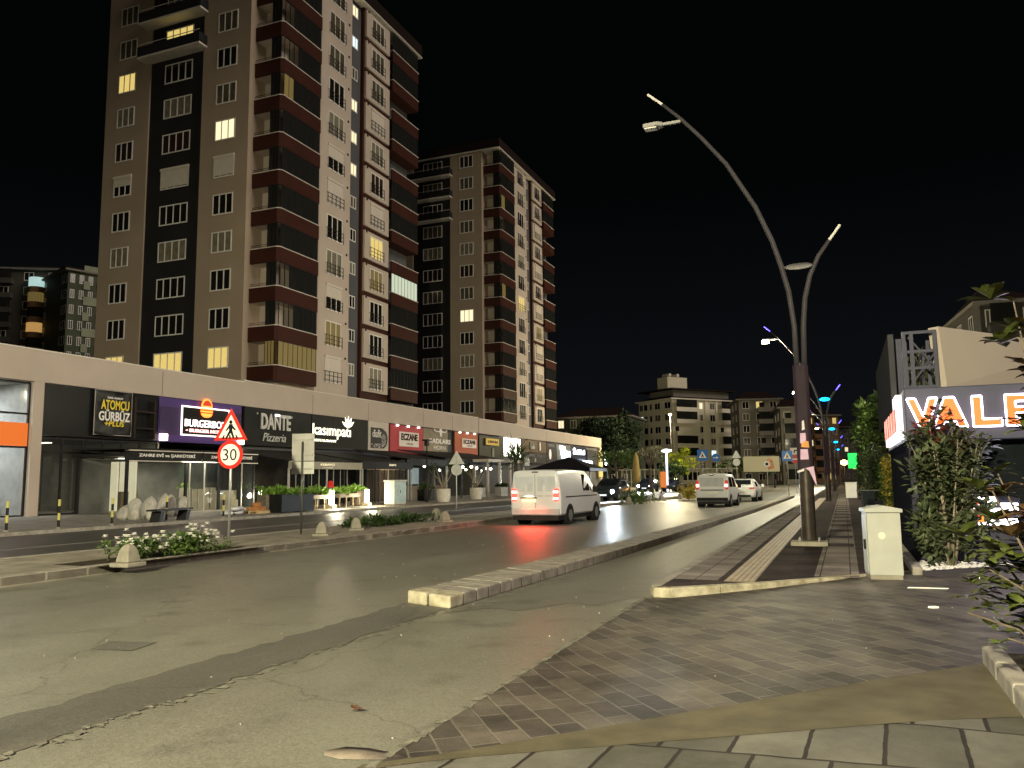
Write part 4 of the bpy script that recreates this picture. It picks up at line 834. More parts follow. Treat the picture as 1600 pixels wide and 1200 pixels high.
planter(G(386, 791, .12), .6, 2.0, .95, PLB, 'black planter nearest to the lettered shop, low green plants', 1, GRN, n=200)
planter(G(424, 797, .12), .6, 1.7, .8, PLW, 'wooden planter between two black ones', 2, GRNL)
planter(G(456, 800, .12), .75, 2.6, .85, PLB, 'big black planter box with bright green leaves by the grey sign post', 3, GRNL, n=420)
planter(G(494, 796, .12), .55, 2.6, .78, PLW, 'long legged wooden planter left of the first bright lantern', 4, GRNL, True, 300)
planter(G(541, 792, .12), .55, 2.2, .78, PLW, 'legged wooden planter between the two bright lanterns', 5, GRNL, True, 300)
planter(G(558, 790, .12), .5, .8, .85, PLW, 'short wooden planter left of the second lantern', 6, GRNL, False, 140)
LANT = em('lantern_glow', (1, .93, .72), 14)
def lantern(loc, label):
    T = thing('lantern', loc, label, 'lantern', 'bright standing lanterns on the pavement'); MB().box(-.2, -.2, 0, .2, .2, .22).build('base', pm('lantern_base', (.5, .42, .28), .7), T); MB().lathe([(.13, .221), (.14, .3), (.14, .95), (.12, 1.0)], 14).build('glass_tube', LANT, T, smooth=True)
    light('POINT', 'lantern_light', (0.35, 0, .7), 330, (1, .88, .6), T, .15); return T
lantern(G(407, 793, .12), 'dim lantern tucked behind the brick pallet'); lantern(G(518, 795, .12), 'bright lantern in front of the red hydrant cap'); lantern(G(573, 791, .12), 'bright lantern just left of the pale street cabinet')
hy = thing('fire_point', G(516, 791, .12), 'red capped pillar standing behind the bright lantern', 'hydrant'); MB().lathe([(.16, 0), (.16, .95), (.11, 1.0), (.11, 1.12)], 14).build('body', PLG, hy, smooth=True, auto=40); MB().lathe([(.15, 1.121), (.2, 1.17), (.2, 1.3), (.15, 1.34), (.17, 1.36), (.17, 1.46), (.06, 1.55)], 14).build('cap', pm('hydrant_red', (.6, .02, .02), .4), hy, smooth=True, auto=40)
# street cabinet far side
cb = thing('street_cabinet', (-25.3, 43.4, .12), 'pale street cabinet with bluish doors near the second lantern', 'cabinet', rz=0); MB().box(-.35, -.7, .1, .35, .7, 1.45).build('body', pm('cabinet_pale', (.5, .52, .48), .5, var=.15, scale=3), cb, bevel=.02); MB().box(-.4, -.75, 1.451, .4, .75, 1.55).build('lid', MC['cabinet_pale'], cb, bevel=.02); MB().box(-.3, -.65, 0, .3, .65, .099).build('plinth', CONC, cb)
MB().box(.351, -.66, .2, .36, -.02, 1.4).box(.351, .02, .2, .36, .66, 1.4).build('doors', pm('cabinet_blue', (.42, .55, .56), .45, var=.2, scale=4), cb); MB().box(.361, -.05, .75, .38, -.02, .95).build('handle', DFRAME, cb)
# pots with small trees
POTW = pm('pot_white', (.52, .49, .42), .7, var=.12, scale=4)
def pot_tree(loc, label, seed, s=1.0):
    T = thing('potted_tree', loc, label, 'potted plant', 'white pots with bare stemmed trees'); MB().lathe([(.40*s, 0), (.48*s, .3), (.50*s, .85), (.46*s, .9), (.42*s, .86)], 20).build('pot', POTW, T, smooth=True, auto=50)
    rr = random.Random(seed); m = MB(); ends = []
    for i in range(6):
        a = i*1.05+rr.random()*.5; r1, r2 = .3+rr.random()*.2, .7+rr.random()*.45; z2 = 2.1+rr.random()*.5
        m.tube([(0, 0, .8), (math.cos(a)*r1*.5, math.sin(a)*r1*.5, 1.25), (math.cos(a)*r1, math.sin(a)*r1, 1.65), (math.cos(a)*r2, math.sin(a)*r2, z2)], [.05, .035, .028, .015], 6); ends.append((math.cos(a)*r2, math.sin(a)*r2, z2))
    m.build('stems', STEM, T, smooth=True); f = MB()
    for i, e in enumerate(ends): crown(f, e, (.35, .35, .3), 50, .16, seed*9+i, 5)
    f.build('crown', GRND, T); return T
pot_tree((-26.2, 51.6, .12), 'potted tree in the whiter, nearer pot left of the triangle sign', 3); pot_tree((-26.9, 58.6, .12), 'potted tree in the greyer pot right of the triangle sign', 5)
for i, (x, y, lb) in enumerate(((-28.6, 53.5, 'low dark planter left of the nearer potted tree'), (-28.7, 63.0, 'low planter with ferns beyond the second potted tree'), (-28.8, 68.2, 'square concrete planter by the pergola post'))):
    planter((x, y, .12), .6, 1.6, .8, [PLB, PLG, PLG][i], lb, 30+i, GRND, n=180)
# old black lantern post
ol = thing('lantern_post', (-27.0, 50.6, .12), 'slim black old fashioned lantern post in front of the crimson sign', 'street lamp'); MB().tube([(0, 0, 0), (0, 0, .4), (0, 0, 3.9)], [.08, .05, .04], 10).build('post', IRON, ol, smooth=True); MB().prism([(-.22, -.3), (.22, -.3), (.22, .3), (-.22, .3)], 4.25, 4.35).prism([(-.12, -.15), (.12, -.15), (.12, .15), (-.12, .15)], 3.9, 4.249).build('lantern_head', IRON, ol)
# palm like bush
pb = thing('palm_bush', (-26.5, 66.0, .12), 'spiky palm bush in front of the dazzling white panel', 'palm'); MB().tube([(0, 0, 0), (0, 0, 1.6), (.05, 0, 3.3)], [.22, .18, .14], 10).build('trunk', BARK, pb); rr = random.Random(9); m = MB()
for i in range(420):
    a = rr.random()*6.28; e = rr.uniform(-.35, 1.3); d = Vector((math.cos(a)*math.cos(e), math.sin(a)*math.cos(e), math.sin(e))); p = Vector((0, 0, 3.1+rr.uniform(-.6, .5)))+d*rr.uniform(.2, .9); m.leaf(p, d+Vector((0, 0, -.1)), Vector((0, 0, 1)), rr.uniform(.8, 1.5), .09)
m.build('fronds', GRN, pb)
# bench, sacks, pallet, bollards
bn = thing('bench', (-24.95, 25.2, .12), 'backless dark bench with two slanted legs on the far pavement', 'bench', rz=R_(14)); MB().box(-.24, -1.3, .42, .24, 1.3, .49).build('seat', pm('bench_dark', (.02, .02, .02), .5), bn, bevel=.01)
for s in (-1, 1): MB().add([(-.2, s*.95-.06-.12, 0), (.2, s*.95-.06-.12, 0), (.2, s*.95+.18-.12, 0), (-.2, s*.95+.18-.12, 0), (-.2, s*.95-.02, .399), (.2, s*.95-.02, .399), (.2, s*.95+.24, .399), (-.2, s*.95+.24, .399)], [(3, 2, 1, 0), (4, 5, 6, 7), (0, 1, 5, 4), (1, 2, 6, 5), (2, 3, 7, 6), (3, 0, 4, 7)]).build('leg', MC['bench_dark'], bn)
SACK = pm('rubble_sack', (.40, .38, .33), .85, var=.25, scale=7, bump=.6, bscale=30)
def sack(loc, w, h, tilt, rz, label, seed):
    rr = random.Random(seed); m = MB(); prof = [(.36, 0), (.50, .10), (.52, .35), (.47, .6), (.38, .8), (.24, .93), (.10, 1.0), (.02, 1.02)]; n = 14
    for (r, z) in prof:
        for k in range(n): a = 6.283*k/n; q = r*w*(1+.14*math.sin(3*a+seed)+.1*math.sin(2*a+z*5)+rr.uniform(-.06, .06)); m.v.append((q*math.cos(a)*.75+z*z*tilt*h, q*math.sin(a), z*h))
    for i in range(len(prof)-1):
        for k in range(n): m.f.append((i*n+k, i*n+(k+1) % n, (i+1)*n+(k+1) % n, (i+1)*n+k)); m.mi.append(0)
    o = m.build('rubble_sack', SACK, None, smooth=True); o.location = loc; o.rotation_euler = (0, 0, rz); tag(o, label, 'sack', 'filled sacks by the forward shop'); s = o.modifiers.new('s', 'SUBSURF'); s.levels = s.render_levels = 1; return o
sl = [(*G(193, 812, .12)[:2], .72, .62, .25, 1.0, 'slumped low sack at the left end of the row'), (*G(211, 812, .12)[:2], .66, .88, -.1, -.9, 'rounded upright sack, second of the row'), (*G(232, 812, .12)[:2], .68, .95, .1, 1.5, 'upright sack in the middle of the row'), (*G(250, 808, .12)[:2], .6, 1.05, .2, 1.3, 'pale sack just right of the row middle'), (*G(263, 806, .12)[:2], .62, .98, .1, 1.5, 'narrow pale sack behind the bench'), (*G(278, 805, .12)[:2], .66, .86, .4, 1.5, 'leaning pale sack behind the right bench end')]
for i, (x, y, w_, h_, t_, r_, lb) in enumerate(sl): sack((x, y, .12), w_, h_, t_, r_, lb, i)
plp = G(402, 802, .12)
pl = thing('pallet', plp, 'wooden pallet with orange bricks and white bags in front of the planters', 'pallet'); m = MB()
for k in range(5): m.box(-.5, -.6+k*.26, .1, .5, -.44+k*.26, .13)
for x in (-.5, -.05, .4): m.box(x, -.6, 0, x+.1, .6, .099)
m.build('boards', pm('pallet_wood', (.5, .38, .2), .8), pl)
BRK = pm('hollow_brick', (.45, .20, .07), .8, var=.2, scale=9)
for i, (x, y, z) in enumerate(((-.2, -.3, .131), (.12, -.3, .131), (-.2, .05, .131), (.12, .05, .131), (-.05, -.1, .33))):
    o = MB().box(-.14, -.15, 0, .14, .15, .19).build('hollow_brick', BRK, None, bevel=.008); o.location = (plp.x+x, plp.y+y+.1, .12+z); tag(o, 'orange hollow brick stacked on the pallet', 'brick', 'bricks on the pallet')
BAGW = pm('cement_bag', (.62, .62, .62), .8, var=.15, scale=6)
for i, (x, y, z, r_) in enumerate(((plp.x-.2, plp.y-1.2, .12, .2), (plp.x-.1, plp.y-2.0, .12, 1.0), (plp.x, plp.y-1.6, .3, .5), (plp.x-.3, plp.y-1.1, .3, 1.4))):
    m = MB(); m.lathe([(.02, 0), (.28, .02), (.34, .09), (.28, .17), (.02, .19)], 12); m.xf(Matrix.Diagonal((.8, 1.35, 1, 1))); o = m.build('cement_bag', BAGW, None, smooth=True); o.location = (x, y, z); o.rotation_euler = (0, 0, r_); tag(o, ['white bag lying nearest the pallet', 'white bag lying farthest left of the pallet', 'white bag on top of the pile, tilted', 'white bag on top, turned sideways'][i], 'bag', 'white bags by the pallet')
YB = pm('bollard_yellow', (.50, .45, .12), .5, var=.1); BB = pm('bollard_black', (.02, .02, .02), .5)
bl = None
for i, (x, y, lb) in enumerate(((-25.05, 18.4, 'black and yellow bollard at the left edge of the picture'), (-24.95, 20.2, 'black and yellow bollard before the dark glazed shop'), (-24.95, 22.4, 'black and yellow bollard just left of the sacks'), (-24.95, 25.0, 'dark topped bollard behind the left bench end'), (-24.95, 28.2, 'dark topped bollard behind the right bench end'))):
    if bl is None:
        bl = thing('bollard', (x, y, .12), lb, 'bollard', 'striped bollards on the far kerb')
        for k, (a, b) in enumerate(((0, .28), (.28, .52), (.52, .76), (.76, .98))): MB().tube([(0, 0, a+.0005), (0, 0, b)], .045, 12).build('band', BB if k % 2 == 0 else YB, bl, smooth=True, auto=50)
        MB().lathe([(.09, 0), (.09, .03), (.05, .05)], 12).build('foot', CONC, bl)
    else: place(copy_tree(bl), (x, y, .12), 0, lb)
# concrete dome stones on the median
DOME = pm('dome_concrete', (.24, .22, .17), .85, var=.2, scale=6, bump=.4)
def dome_mesh():
    m = MB(); m.box(-.22, -.22, -.02, .22, .22, .06)
    m.lathe([(.215, .061), (.20, .14), (.165, .26), (.10, .355), (.03, .385)], 4); m.v = [(*((Matrix.Rotation(R_(45), 3, 'Z') @ Vector(v))[:2] if i >= 8 else v[:2]), v[2]) for i, v in enumerate(m.v)]
    return m
dm = [(G(200, 884, .14), 'square footed dome stone at the left end of the flower bed'), (Vector((-13.3, 18.9, .15)), 'dome stone standing alone right of the flowers'), (G(556, 828, .15), 'dome stone left of the dark green ground cover'), (G(695, 815, .15), 'dome stone right of the green ground cover'), (Vector((-15.0, 28.9, .15)), 'dark dome stone behind its pale neighbour'), (Vector((-12.6, 43.0, .15)), 'tiny pale dome stone beyond the large white van'), (Vector((-11.9, 47.5, .15)), 'tiny dome stone left of the small far shrub'), (Vector((-11.2, 53.5, .15)), 'tiny dome stone nearest the small white van'), (Vector((-10.9, 58.5, .15)), 'tiny dome stone farthest along the median')]
d0 = None
for i, (p, lb) in enumerate(dm):
    if d0 is None: d0 = dome_mesh().build('dome_stone', DOME, None, bevel=.03); o = d0
    else: o = d0.copy(); COL.objects.link(o)
    o.location = (p.x, p.y, .145); o.rotation_euler = (0, 0, R_(20*i)); tag(o, lb, 'dome stone', 'concrete dome stones on the median')
    if i == 4: pass
# flower bed on the median
fb = thing('flower_bed', tuple(G(262, 868, .145)), 'bed of white flowering plants below the speed limit sign', 'flower bed')
m = MB(); rr = random.Random(12)
for i in range(46):
    x, y = rr.uniform(-.36, .36), rr.uniform(-1.25, 1.35); crown(m, (x, y, .12+rr.random()*.14), (.24, .26, .2), 70, .09, 100+i, 5)
m.build('foliage', GRN, fb)
FLW = pm('white_petal', (.78, .76, .68), .6, var=.04); m = MB()
for i in range(78):
    x, y, z = rr.uniform(-.42, .5), rr.uniform(-1.4, 1.5), rr.uniform(.18, .46)
    if rr.random() < .12: z += .15
    for k in range(14): a = k*.9; m.leaf(Vector((x, y, z)), Vector((math.cos(a), math.sin(a), .9 if k > 6 else .0)), Vector((0, 0, 1)), .06+.02*rr.random(), .06)
m.build('blossoms', FLW, fb)
fx, fy_ = fb.location.x, fb.location.y; struct('bed_soil', sheet([(fx-.65, fy_-2.1), (fx+.6, fy_-2.1), (fx+.6, fy_+2.2), (fx-.65, fy_+2.2)], .15), SOIL)
def groundcover(name, cx, cy, lx, ly, label, seed, mat, n=24, h=.28, L=.14):
    T = MB(); rr = random.Random(seed)
    for i in range(n): crown(T, (rr.uniform(-lx, lx), rr.uniform(-ly, ly), h*.4), (.3, .35, h*.7), 55, L, seed*50+i, 5)
    o = T.build(name, mat, None); o.location = (cx, cy, .145); return tag(o, label, 'ground cover')
groundcover('low_shrubs', -14.3, 24.4, .45, 2.4, 'dark green ground cover patch on the median between two dome stones', 21, GRND, 26, .3)
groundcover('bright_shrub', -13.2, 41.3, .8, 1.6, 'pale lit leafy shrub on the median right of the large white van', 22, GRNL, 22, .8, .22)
groundcover('small_shrub', -12.1, 50.5, .6, 1.6, 'small olive shrub on the median beyond the pale one', 23, GRN, 12, .6, .2)
groundcover('reddish_shrub', -10.9, 61, .6, 2.0, 'reddish lit shrub beside the small white van', 24, GRNY, 14, .8, .22)
# ================================================================ vehicles
TYRE = pm('tyre', (.015, .015, .016), .8); RIM = pm('rim', (.28, .28, .28), .35, metal=.7); CGL = pm('car_glass', (.01, .012, .014), .06, spec=.6); PLAST = pm('black_plastic', (.02, .02, .02), .5); PWH = pm('van_white', (.62, .62, .62), .28, var=.03, scale=1); PDK = pm('car_dark', (.02, .025, .03), .2)
TLR = em('tail_red', (1, .03, .02), 7); TLH = em('tail_hot', (1, .35, .3), 14); TLD = em('tail_dim', (.8, .02, .02), .6); PLT = pm('number_plate', (.7, .68, .6), .4); PLTL = em('plate_lit', (1, .82, .45), 1.3); HLT = em('headlight_glow', (.85, .97, 1), 120)
def vehicle(name, label, loc, rz, st, wheels, wr_, paint, glassr, cat, arch=.06):
    T = thing(name, loc, label, cat, 'vehicles on the road', rz)
    def ip(y):
        for a, b in zip(st, st[1:]):
            if a[0] <= y <= b[0]: t = (y-a[0])/(b[0]-a[0]); return [p+(q-p)*t for p, q in zip(a, b)]
        return list(st[0] if y < st[0][0] else st[-1])
    m = MB(); n = 14
    for (y, zb, zs, zr, wb, ws, wr) in st:
        h = [(wb-.06, zb), (wb, zb+.06), (wb+.02, zb+(zs-zb)*.45), (ws, zs), (wr+.02, zr-.10), (wr-.04, zr-.03), (wr-.22, zr)]
        m.v += [(x, y, z) for x, z in h]+[(-x, y, z) for x, z in h[::-1]]
    for i in range(len(st)-1):
        for k in range(n): m.f.append((i*n+k, i*n+(k+1) % n, (i+1)*n+(k+1) % n, (i+1)*n+k)); m.mi.append(0)
    m.f += [tuple(range(n-1, -1, -1)), tuple(range((len(st)-1)*n, len(st)*n))]; m.mi += [0, 0]
    m.f = [f[::-1] for f in m.f]
    b = m.build('body', paint, T, smooth=True, auto=38)
    def side(y, t, s, off=.008):
        _, zb, zs, zr, wb, ws, wr = ip(y); z = zs+.03+(zr-.13-zs)*t; x = ws+(wr+.02-ws)*((z-zs)/(zr-.10-zs)); return (s*(x+off), y, z)
    for (poly) in glassr:
        for s in (-1, 1):
            q = [side(y, t, s) for y, t in poly]; q = q if s > 0 else q[::-1]; MB().add(q, [tuple(range(len(q)))]).build('side_window', CGL, b)
    for y in wheels:
        for s in (-1, 1):
            ws = ip(y)[4]; a = MB(); a.tube([(s*(ws-.30), y, wr_+.02), (s*(ws+.024), y, wr_+.02)], wr_+arch, 24); a.build('wheel_arch', PLAST, b)
            w_ = MB(); w_.tube([(s*(ws-.16), y, wr_), (s*(ws+.035), y, wr_)], wr_, 24); wo = w_.build('wheel', TYRE, T, smooth=True, auto=40); r_ = MB(); r_.tube([(s*(ws-.02), y, wr_), (s*(ws+.042), y, wr_)], wr_*.62, 16)
            r_.build('rim', RIM, wo, smooth=True, auto=40)
    for s in (-1, 1):
        my = [y for y in [st[-1][0]*.70]][0]; x = ip(my)[5]; MB().prism([(s*(x+.02), my), (s*(x+.2), my-.03), (s*(x+.22), my+.06), (s*(x+.02), my+.08)], ip(my)[2]+.02, ip(my)[2]+.24).build('mirror', PLAST if name != 'hatchback' else paint, T, bevel=.02)
    return T, b, ip
VAN = [(0, .42, 1.05, 1.84, .86, .90, .76), (.06, .34, 1.05, 1.92, .93, .95, .83), (1.2, .34, 1.07, 1.96, .94, .96, .85), (3.1, .34, 1.08, 1.93, .94, .96, .83), (3.35, .34, 1.08, 1.86, .94, .96, .80), (4.15, .34, 1.06, 1.22, .93, .95, .78), (4.75, .36, .92, 1.04, .88, .90, .74), (4.95, .42, .75, .86, .72, .76, .62)]
v1, b1, ip1 = vehicle('delivery_van', 'large white panel van driving away up the road, double red tail lights lit', (-10.15, 27.1, 0), R_(-1.5), VAN, (.95, 4.0), .33, PWH, [[(2.45, .08), (3.25, .08), (3.2, .92), (2.45, .92)], [(3.32, .08), (3.9, .08), (3.45, .8), (3.32, .85)]], 'van')
m = MB().box(-.004, -.012, .5, .004, -.001, 1.78).box(-.86, -.012, 1.02, .86, -.004, 1.03); m.build('door_gap', PLAST, v1)
for s in (-1, 1):
    o = MB().box(s*.70, -.03, .84, s*.89, .05, 1.28).build('tail_light', TLR, v1, bevel=.02); MB().box(s*.70, -.042, 1.13, s*.87, -.031, 1.20).box(s*.70, -.042, .90, s*.87, -.031, .97).build('lit_bar', TLH, o)
    MB().box(s*.3, -.03, 1.0, s*.38, -.013, 1.4).build('hinge', PWH, v1)
MB().box(-.9, -.05, .36, .9, .1, .58).build('bumper', pm('van_bumper', (.42, .42, .42), .4), v1, bevel=.03)
MB().box(-.86, .0, .18, .86, 4.8, .335).build('underbody', PLAST, v1)
p_ = MB().box(-.50, -.035, .80, .02, -.013, .93).build('number_plate', PLTL, v1); MB().box(-.55, -.05, .94, .07, -.013, .98).build('door_handle', PLAST, v1)
MB().box(-.12, -.005, 1.84, .12, .05, 1.88).build('brake_light', PLAST, v1); MB().box(-.75, -.016, 1.18, -.08, -.009, 1.70).box(.08, -.016, 1.18, .75, -.009, 1.70).build('door_panel', pm('van_panel', (.50, .53, .55), .22), v1)
for s in (.93,): MB().add([(s+.035, .5, 1.0), (s+.035, 4.1, 1.0), (s+.036, 4.1, .96), (s+.036, .5, .96)], [(0, 1, 2, 3)]).build('side_strip', PLAST, v1)
light('AREA', 'tail_light_glow', (0, -.25, .9), 60, (1, .04, .02), v1, .9, aim=(0, -1, -.75)); light('AREA', 'plate_glow', (-.24, -.12, 1.0), 3, (1, .8, .4), v1, .3, aim=(0, .4, -1))
SV = [(0, .42, .98, 1.66, .80, .84, .68), (.06, .32, .98, 1.76, .86, .88, .74), (1.2, .32, 1.0, 1.82, .87, .89, .75), (2.5, .32, 1.0, 1.78, .87, .89, .74), (3.4, .32, .98, 1.12, .86, .88, .72), (4.05, .36, .80, .95, .80, .82, .66), (4.25, .42, .66, .78, .64, .68, .55)]
v2, b2, ip2 = vehicle('small_van', 'small white delivery van with tall red tail lights behind the white hatchback', (-6.75, 45.5, 0), R_(-2), SV, (.75, 3.35), .32, PWH, [[(.5, .08), (1.5, .08), (1.5, .88), (.6, .88)], [(1.6, .08), (2.7, .08), (2.45, .85), (1.6, .88)]], 'van')
for s in (-1, 1):
    o = MB().box(s*.70, -.02, .95, s*.86, .10, 1.45).build('tail_light', TLD, v2, bevel=.02); MB().box(s*.71, -.03, 1.1, s*.84, -.021, 1.24).build('lit_bar', TLH, o)
MB().box(-.62, -.03, .90, .62, -.008, .95).build('handle_strip', PLAST, v2); MB().box(-.84, -.05, .34, .84, .08, .52).build('bumper', PLAST, v2, bevel=.03); MB().box(-.30, -.025, .74, .30, -.009, .85).build('number_plate', PLT, v2); MB().box(-.12, .0, 1.70, .12, .05, 1.74).build('brake_light', PLAST, v2)
MB().box(-.64, -.012, 1.12, .64, -.004, 1.6).build('rear_window', pm('white_film', (.42, .43, .42), .35), v2)
MB().box(-.8, .1, .16, .8, 4.1, .315).build('underbody', PLAST, v2)
HB = [(0, .40, .86, .98, .80, .84, .70), (.1, .30, .90, 1.12, .86, .88, .72), (.55, .28, .92, 1.42, .87, .89, .66), (1.6, .28, .92, 1.50, .88, .89, .66), (2.4, .28, .92, 1.42, .88, .89, .64), (3.2, .28, .88, 1.02, .86, .88, .70), (4.0, .30, .72, .84, .80, .82, .64), (4.2, .36, .6, .7, .62, .66, .5)]
v3, b3, ip3 = vehicle('hatchback', 'white hatchback car driving away beyond the small white van', (-6.35, 55.5, 0), R_(-2), HB, (.75, 3.3), .32, PWH, [[(.75, .1), (1.6, .1), (1.6, .85), (.95, .8)], [(1.68, .1), (2.7, .1), (2.35, .8), (1.68, .85)]], 'car')
MB().add([(-.62, .10, 1.13), (.62, .10, 1.13), (.56, .50, 1.415), (-.56, .50, 1.415)], [(0, 1, 2, 3)]).xf(Matrix.Translation((0, -.025, .012))).build('rear_window', CGL, v3)
for s in (-1, 1): MB().box(s*.52, -.02, .84, s*.85, .10, .94).build('tail_light', TLD, v3, bevel=.015)
MB().box(-.28, -.015, .62, .28, .0, .74).build('number_plate', PLT, v3); MB().box(-.6, -.02, .32, .6, .02, .45).build('bumper', PLAST, v3); MB().box(-.6, .55, 1.43, .6, .75, 1.47).build('spoiler', PWH, v3)
# white vehicle further ahead
# oncoming dark car with its headlights on
SUV = [(0, .40, .9, 1.35, .80, .84, .62), (.1, .30, .95, 1.5, .88, .90, .70), (.9, .28, .98, 1.62, .9, .92, .72), (2.3, .28, .98, 1.60, .9, .92, .70), (3.1, .28, .95, 1.12, .9, .92, .72), (4.1, .30, .82, .98, .86, .88, .72), (4.4, .36, .66, .8, .72, .76, .62)]
v5, b5, ip5 = vehicle('dark_car', 'dark oncoming car with dazzling cool headlights on the far carriageway', (-15.6, 59.4, 0), R_(180), SUV, (.8, 3.5), .34, PDK, [[(.5, .1), (1.7, .1), (1.7, .85), (.7, .8)], [(1.78, .1), (2.7, .1), (2.3, .8), (1.78, .85)]], 'car')
def headlamps(v, y, z=.72, w=.68, e=5000, em_=True):
    for s in (-1, 1):
        h = MB(); h.tube([(s*w, y-.03, z), (s*w, y+.03, z)], .12, 14); h.build('headlight', HLT, v, smooth=False)
        light('SPOT', 'headlight_beam', (s*w, y+.08, z), e, (.80, .93, 1), v, .08, 70, (0, 1, -.07), .8)
headlamps(v5, 4.38); MB().box(-.26, 4.40, .42, .26, 4.43, .53).build('number_plate', em('plate_cool', (.9, .95, 1), 1.2), v5)
MB().add([(-.66, 2.55, 1.48), (.66, 2.55, 1.48), (.70, 3.08, 1.15), (-.70, 3.08, 1.15)], [(3, 2, 1, 0)]).xf(Matrix.Translation((0, .02, .02))).build('windscreen', CGL, v5)
v6 = copy_tree(v5); place(v6, (-21.6, 98, 0), R_(180), 'dark oncoming car farther back with one white headlight glare')
v7 = thing('x', (0, 0, 0), 'x', 'x'); bpy.data.objects.remove(v7)
pc = None
for i, (x, y, r_, lb) in enumerate(((-22.6, 68, 180, 'dark parked car in front of the closed yellow parasol'), (-19.2, 100, 180, 'dark car beyond the lit tree, left of the crossing sign'), (-15.5, 118, 90, 'dark car crossing behind the blue signs'))):
    t_ = vehicle('parked_car', lb, (x, y, 0), R_(r_), HB, (.75, 3.3), .32, PDK, [[(.75, .1), (1.6, .1), (1.6, .85), (.95, .8)], [(1.68, .1), (2.7, .1), (2.35, .8), (1.68, .85)]], 'car')[0]
    for s in (-1, 1): MB().box(s*.52, -.02, .84, s*.85, .10, .94).build('tail_light', TLR if i == 0 else TLD, t_, bevel=.015); MB().box(s*.5, 4.12, .6, s*.75, 4.2, .7).build('headlight', PLT, t_)
# ================================================================ people
SKIN = pm('skin', (.45, .27, .19), .5, var=.05); HAIR = pm('hair', (.02, .013, .01), .6)
def person(loc, rz, label, pose, parts):
    """one skinned surface from pelvis to fingers; colours by height"""
    P = pose; bm = bmesh.new(); sk = bm.verts.layers.skin.verify(); V = {}
    for k, (co, r) in P['v'].items(): v = bm.verts.new(co); v[sk].radius = (r, r); V[k] = v
    V['pelvis'][sk].use_root = True
    for a, b in P['e']: bm.edges.new((V[a], V[b]))
    me = bpy.data.meshes.new('person'); bm.to_mesh(me); bm.free()
    o = bpy.data.objects.new('person', me); COL.objects.link(o); me.materials.append(parts)
    s = o.modifiers.new('skin', 'SKIN'); s.use_smooth_shade = True; u = o.modifiers.new('sub', 'SUBSURF'); u.levels = u.render_levels = 1
    o.location = loc; o.rotation_euler = (0, 0, rz); tag(o, label, 'person'); return o
def clothes(name, top, bottom, zc, zn):
    m = bpy.data.materials.new(name); m.use_nodes = True; n = m.node_tree; b = n.nodes['Principled BSDF']; t = n.nodes.new('ShaderNodeTexCoord'); s = n.nodes.new('ShaderNodeSeparateXYZ'); r = n.nodes.new('ShaderNodeValToRGB'); mr = n.nodes.new('ShaderNodeMath'); mr.operation = 'DIVIDE'; mr.inputs[1].default_value = 2
    n.links.new(t.outputs['Object'], s.inputs[0]); n.links.new(s.outputs['Z'], mr.inputs[0]); n.links.new(mr.outputs[0], r.inputs[0]); n.links.new(r.outputs[0], b.inputs[0]); r.color_ramp.interpolation = 'CONSTANT'
    e = r.color_ramp.elements; e[0].position = 0; e[0].color = (.02, .02, .02, 1); e[1].position = .05; e[1].color = (*bottom, 1); x = e.new(zc/2); x.color = (*top, 1); x = e.new(zn/2); x.color = (.45, .27, .19, 1); b.inputs['Roughness'].default_value = .8; return m
def standing(step=.12, arm=.1):
    v = {'pelvis': ((0, 0, .95), .13), 'waist': ((0, 0, 1.12), .125), 'chest': ((0, .01, 1.36), .15), 'neck': ((0, 0, 1.50), .055), 'chin': ((0, .01, 1.58), .07), 'head': ((0, .01, 1.70), .095)}; e = [('pelvis', 'waist'), ('waist', 'chest'), ('chest', 'neck'), ('neck', 'chin'), ('chin', 'head')]
    for s, n in ((-1, 'l'), (1, 'r')):
        v.update({n+'hip': ((s*.10, 0, .88), .095), n+'knee': ((s*.11, s*step*.5, .50), .06), n+'ank': ((s*.11, s*step, .09), .042), n+'toe': ((s*.12, s*step+.17, .04), .035), n+'sh': ((s*.19, 0, 1.43), .06), n+'el': ((s*.25, -s*arm*.3, 1.15), .042), n+'wr': ((s*.27, s*-arm+.06, .90), .03), n+'hand': ((s*.27, -s*arm+.08, .83), .034), n+'f': ((s*.27, -s*arm+.1, .74), .016), n+'th': ((s*.24, -s*arm+.13, .80), .012)})
        e += [('pelvis', n+'hip'), (n+'hip', n+'knee'), (n+'knee', n+'ank'), (n+'ank', n+'toe'), ('chest', n+'sh'), (n+'sh', n+'el'), (n+'el', n+'wr'), (n+'wr', n+'hand'), (n+'hand', n+'f'), (n+'hand', n+'th')]
    return {'v': v, 'e': e}
def hair_on(o, z=1.72, y=-.01, long=False):
    m = MB(); m.lathe([(.10, -.10 if not long else -.28), (.115, 0), (.10, .07), (.05, .115), (.01, .125)], 14); m.xf(Matrix.Translation((0, y, z))); m.build('hair', HAIR, o, smooth=True)
pp = person((-20.4, 79.5, .0), R_(200), 'person in a light blue shirt and khaki trousers standing beyond the dark cars', standing(), clothes('blue_shirt', (.30, .45, .62), (.30, .24, .15), 1.0, 1.5)); hair_on(pp)
pp = person((-20.9, 78.4, .0), R_(150), 'person in dark clothes beside the one in a light blue shirt', standing(.3, .2), clothes('dark_clothes', (.02, .02, .025), (.015, .015, .02), 1.0, 1.5)); hair_on(pp)
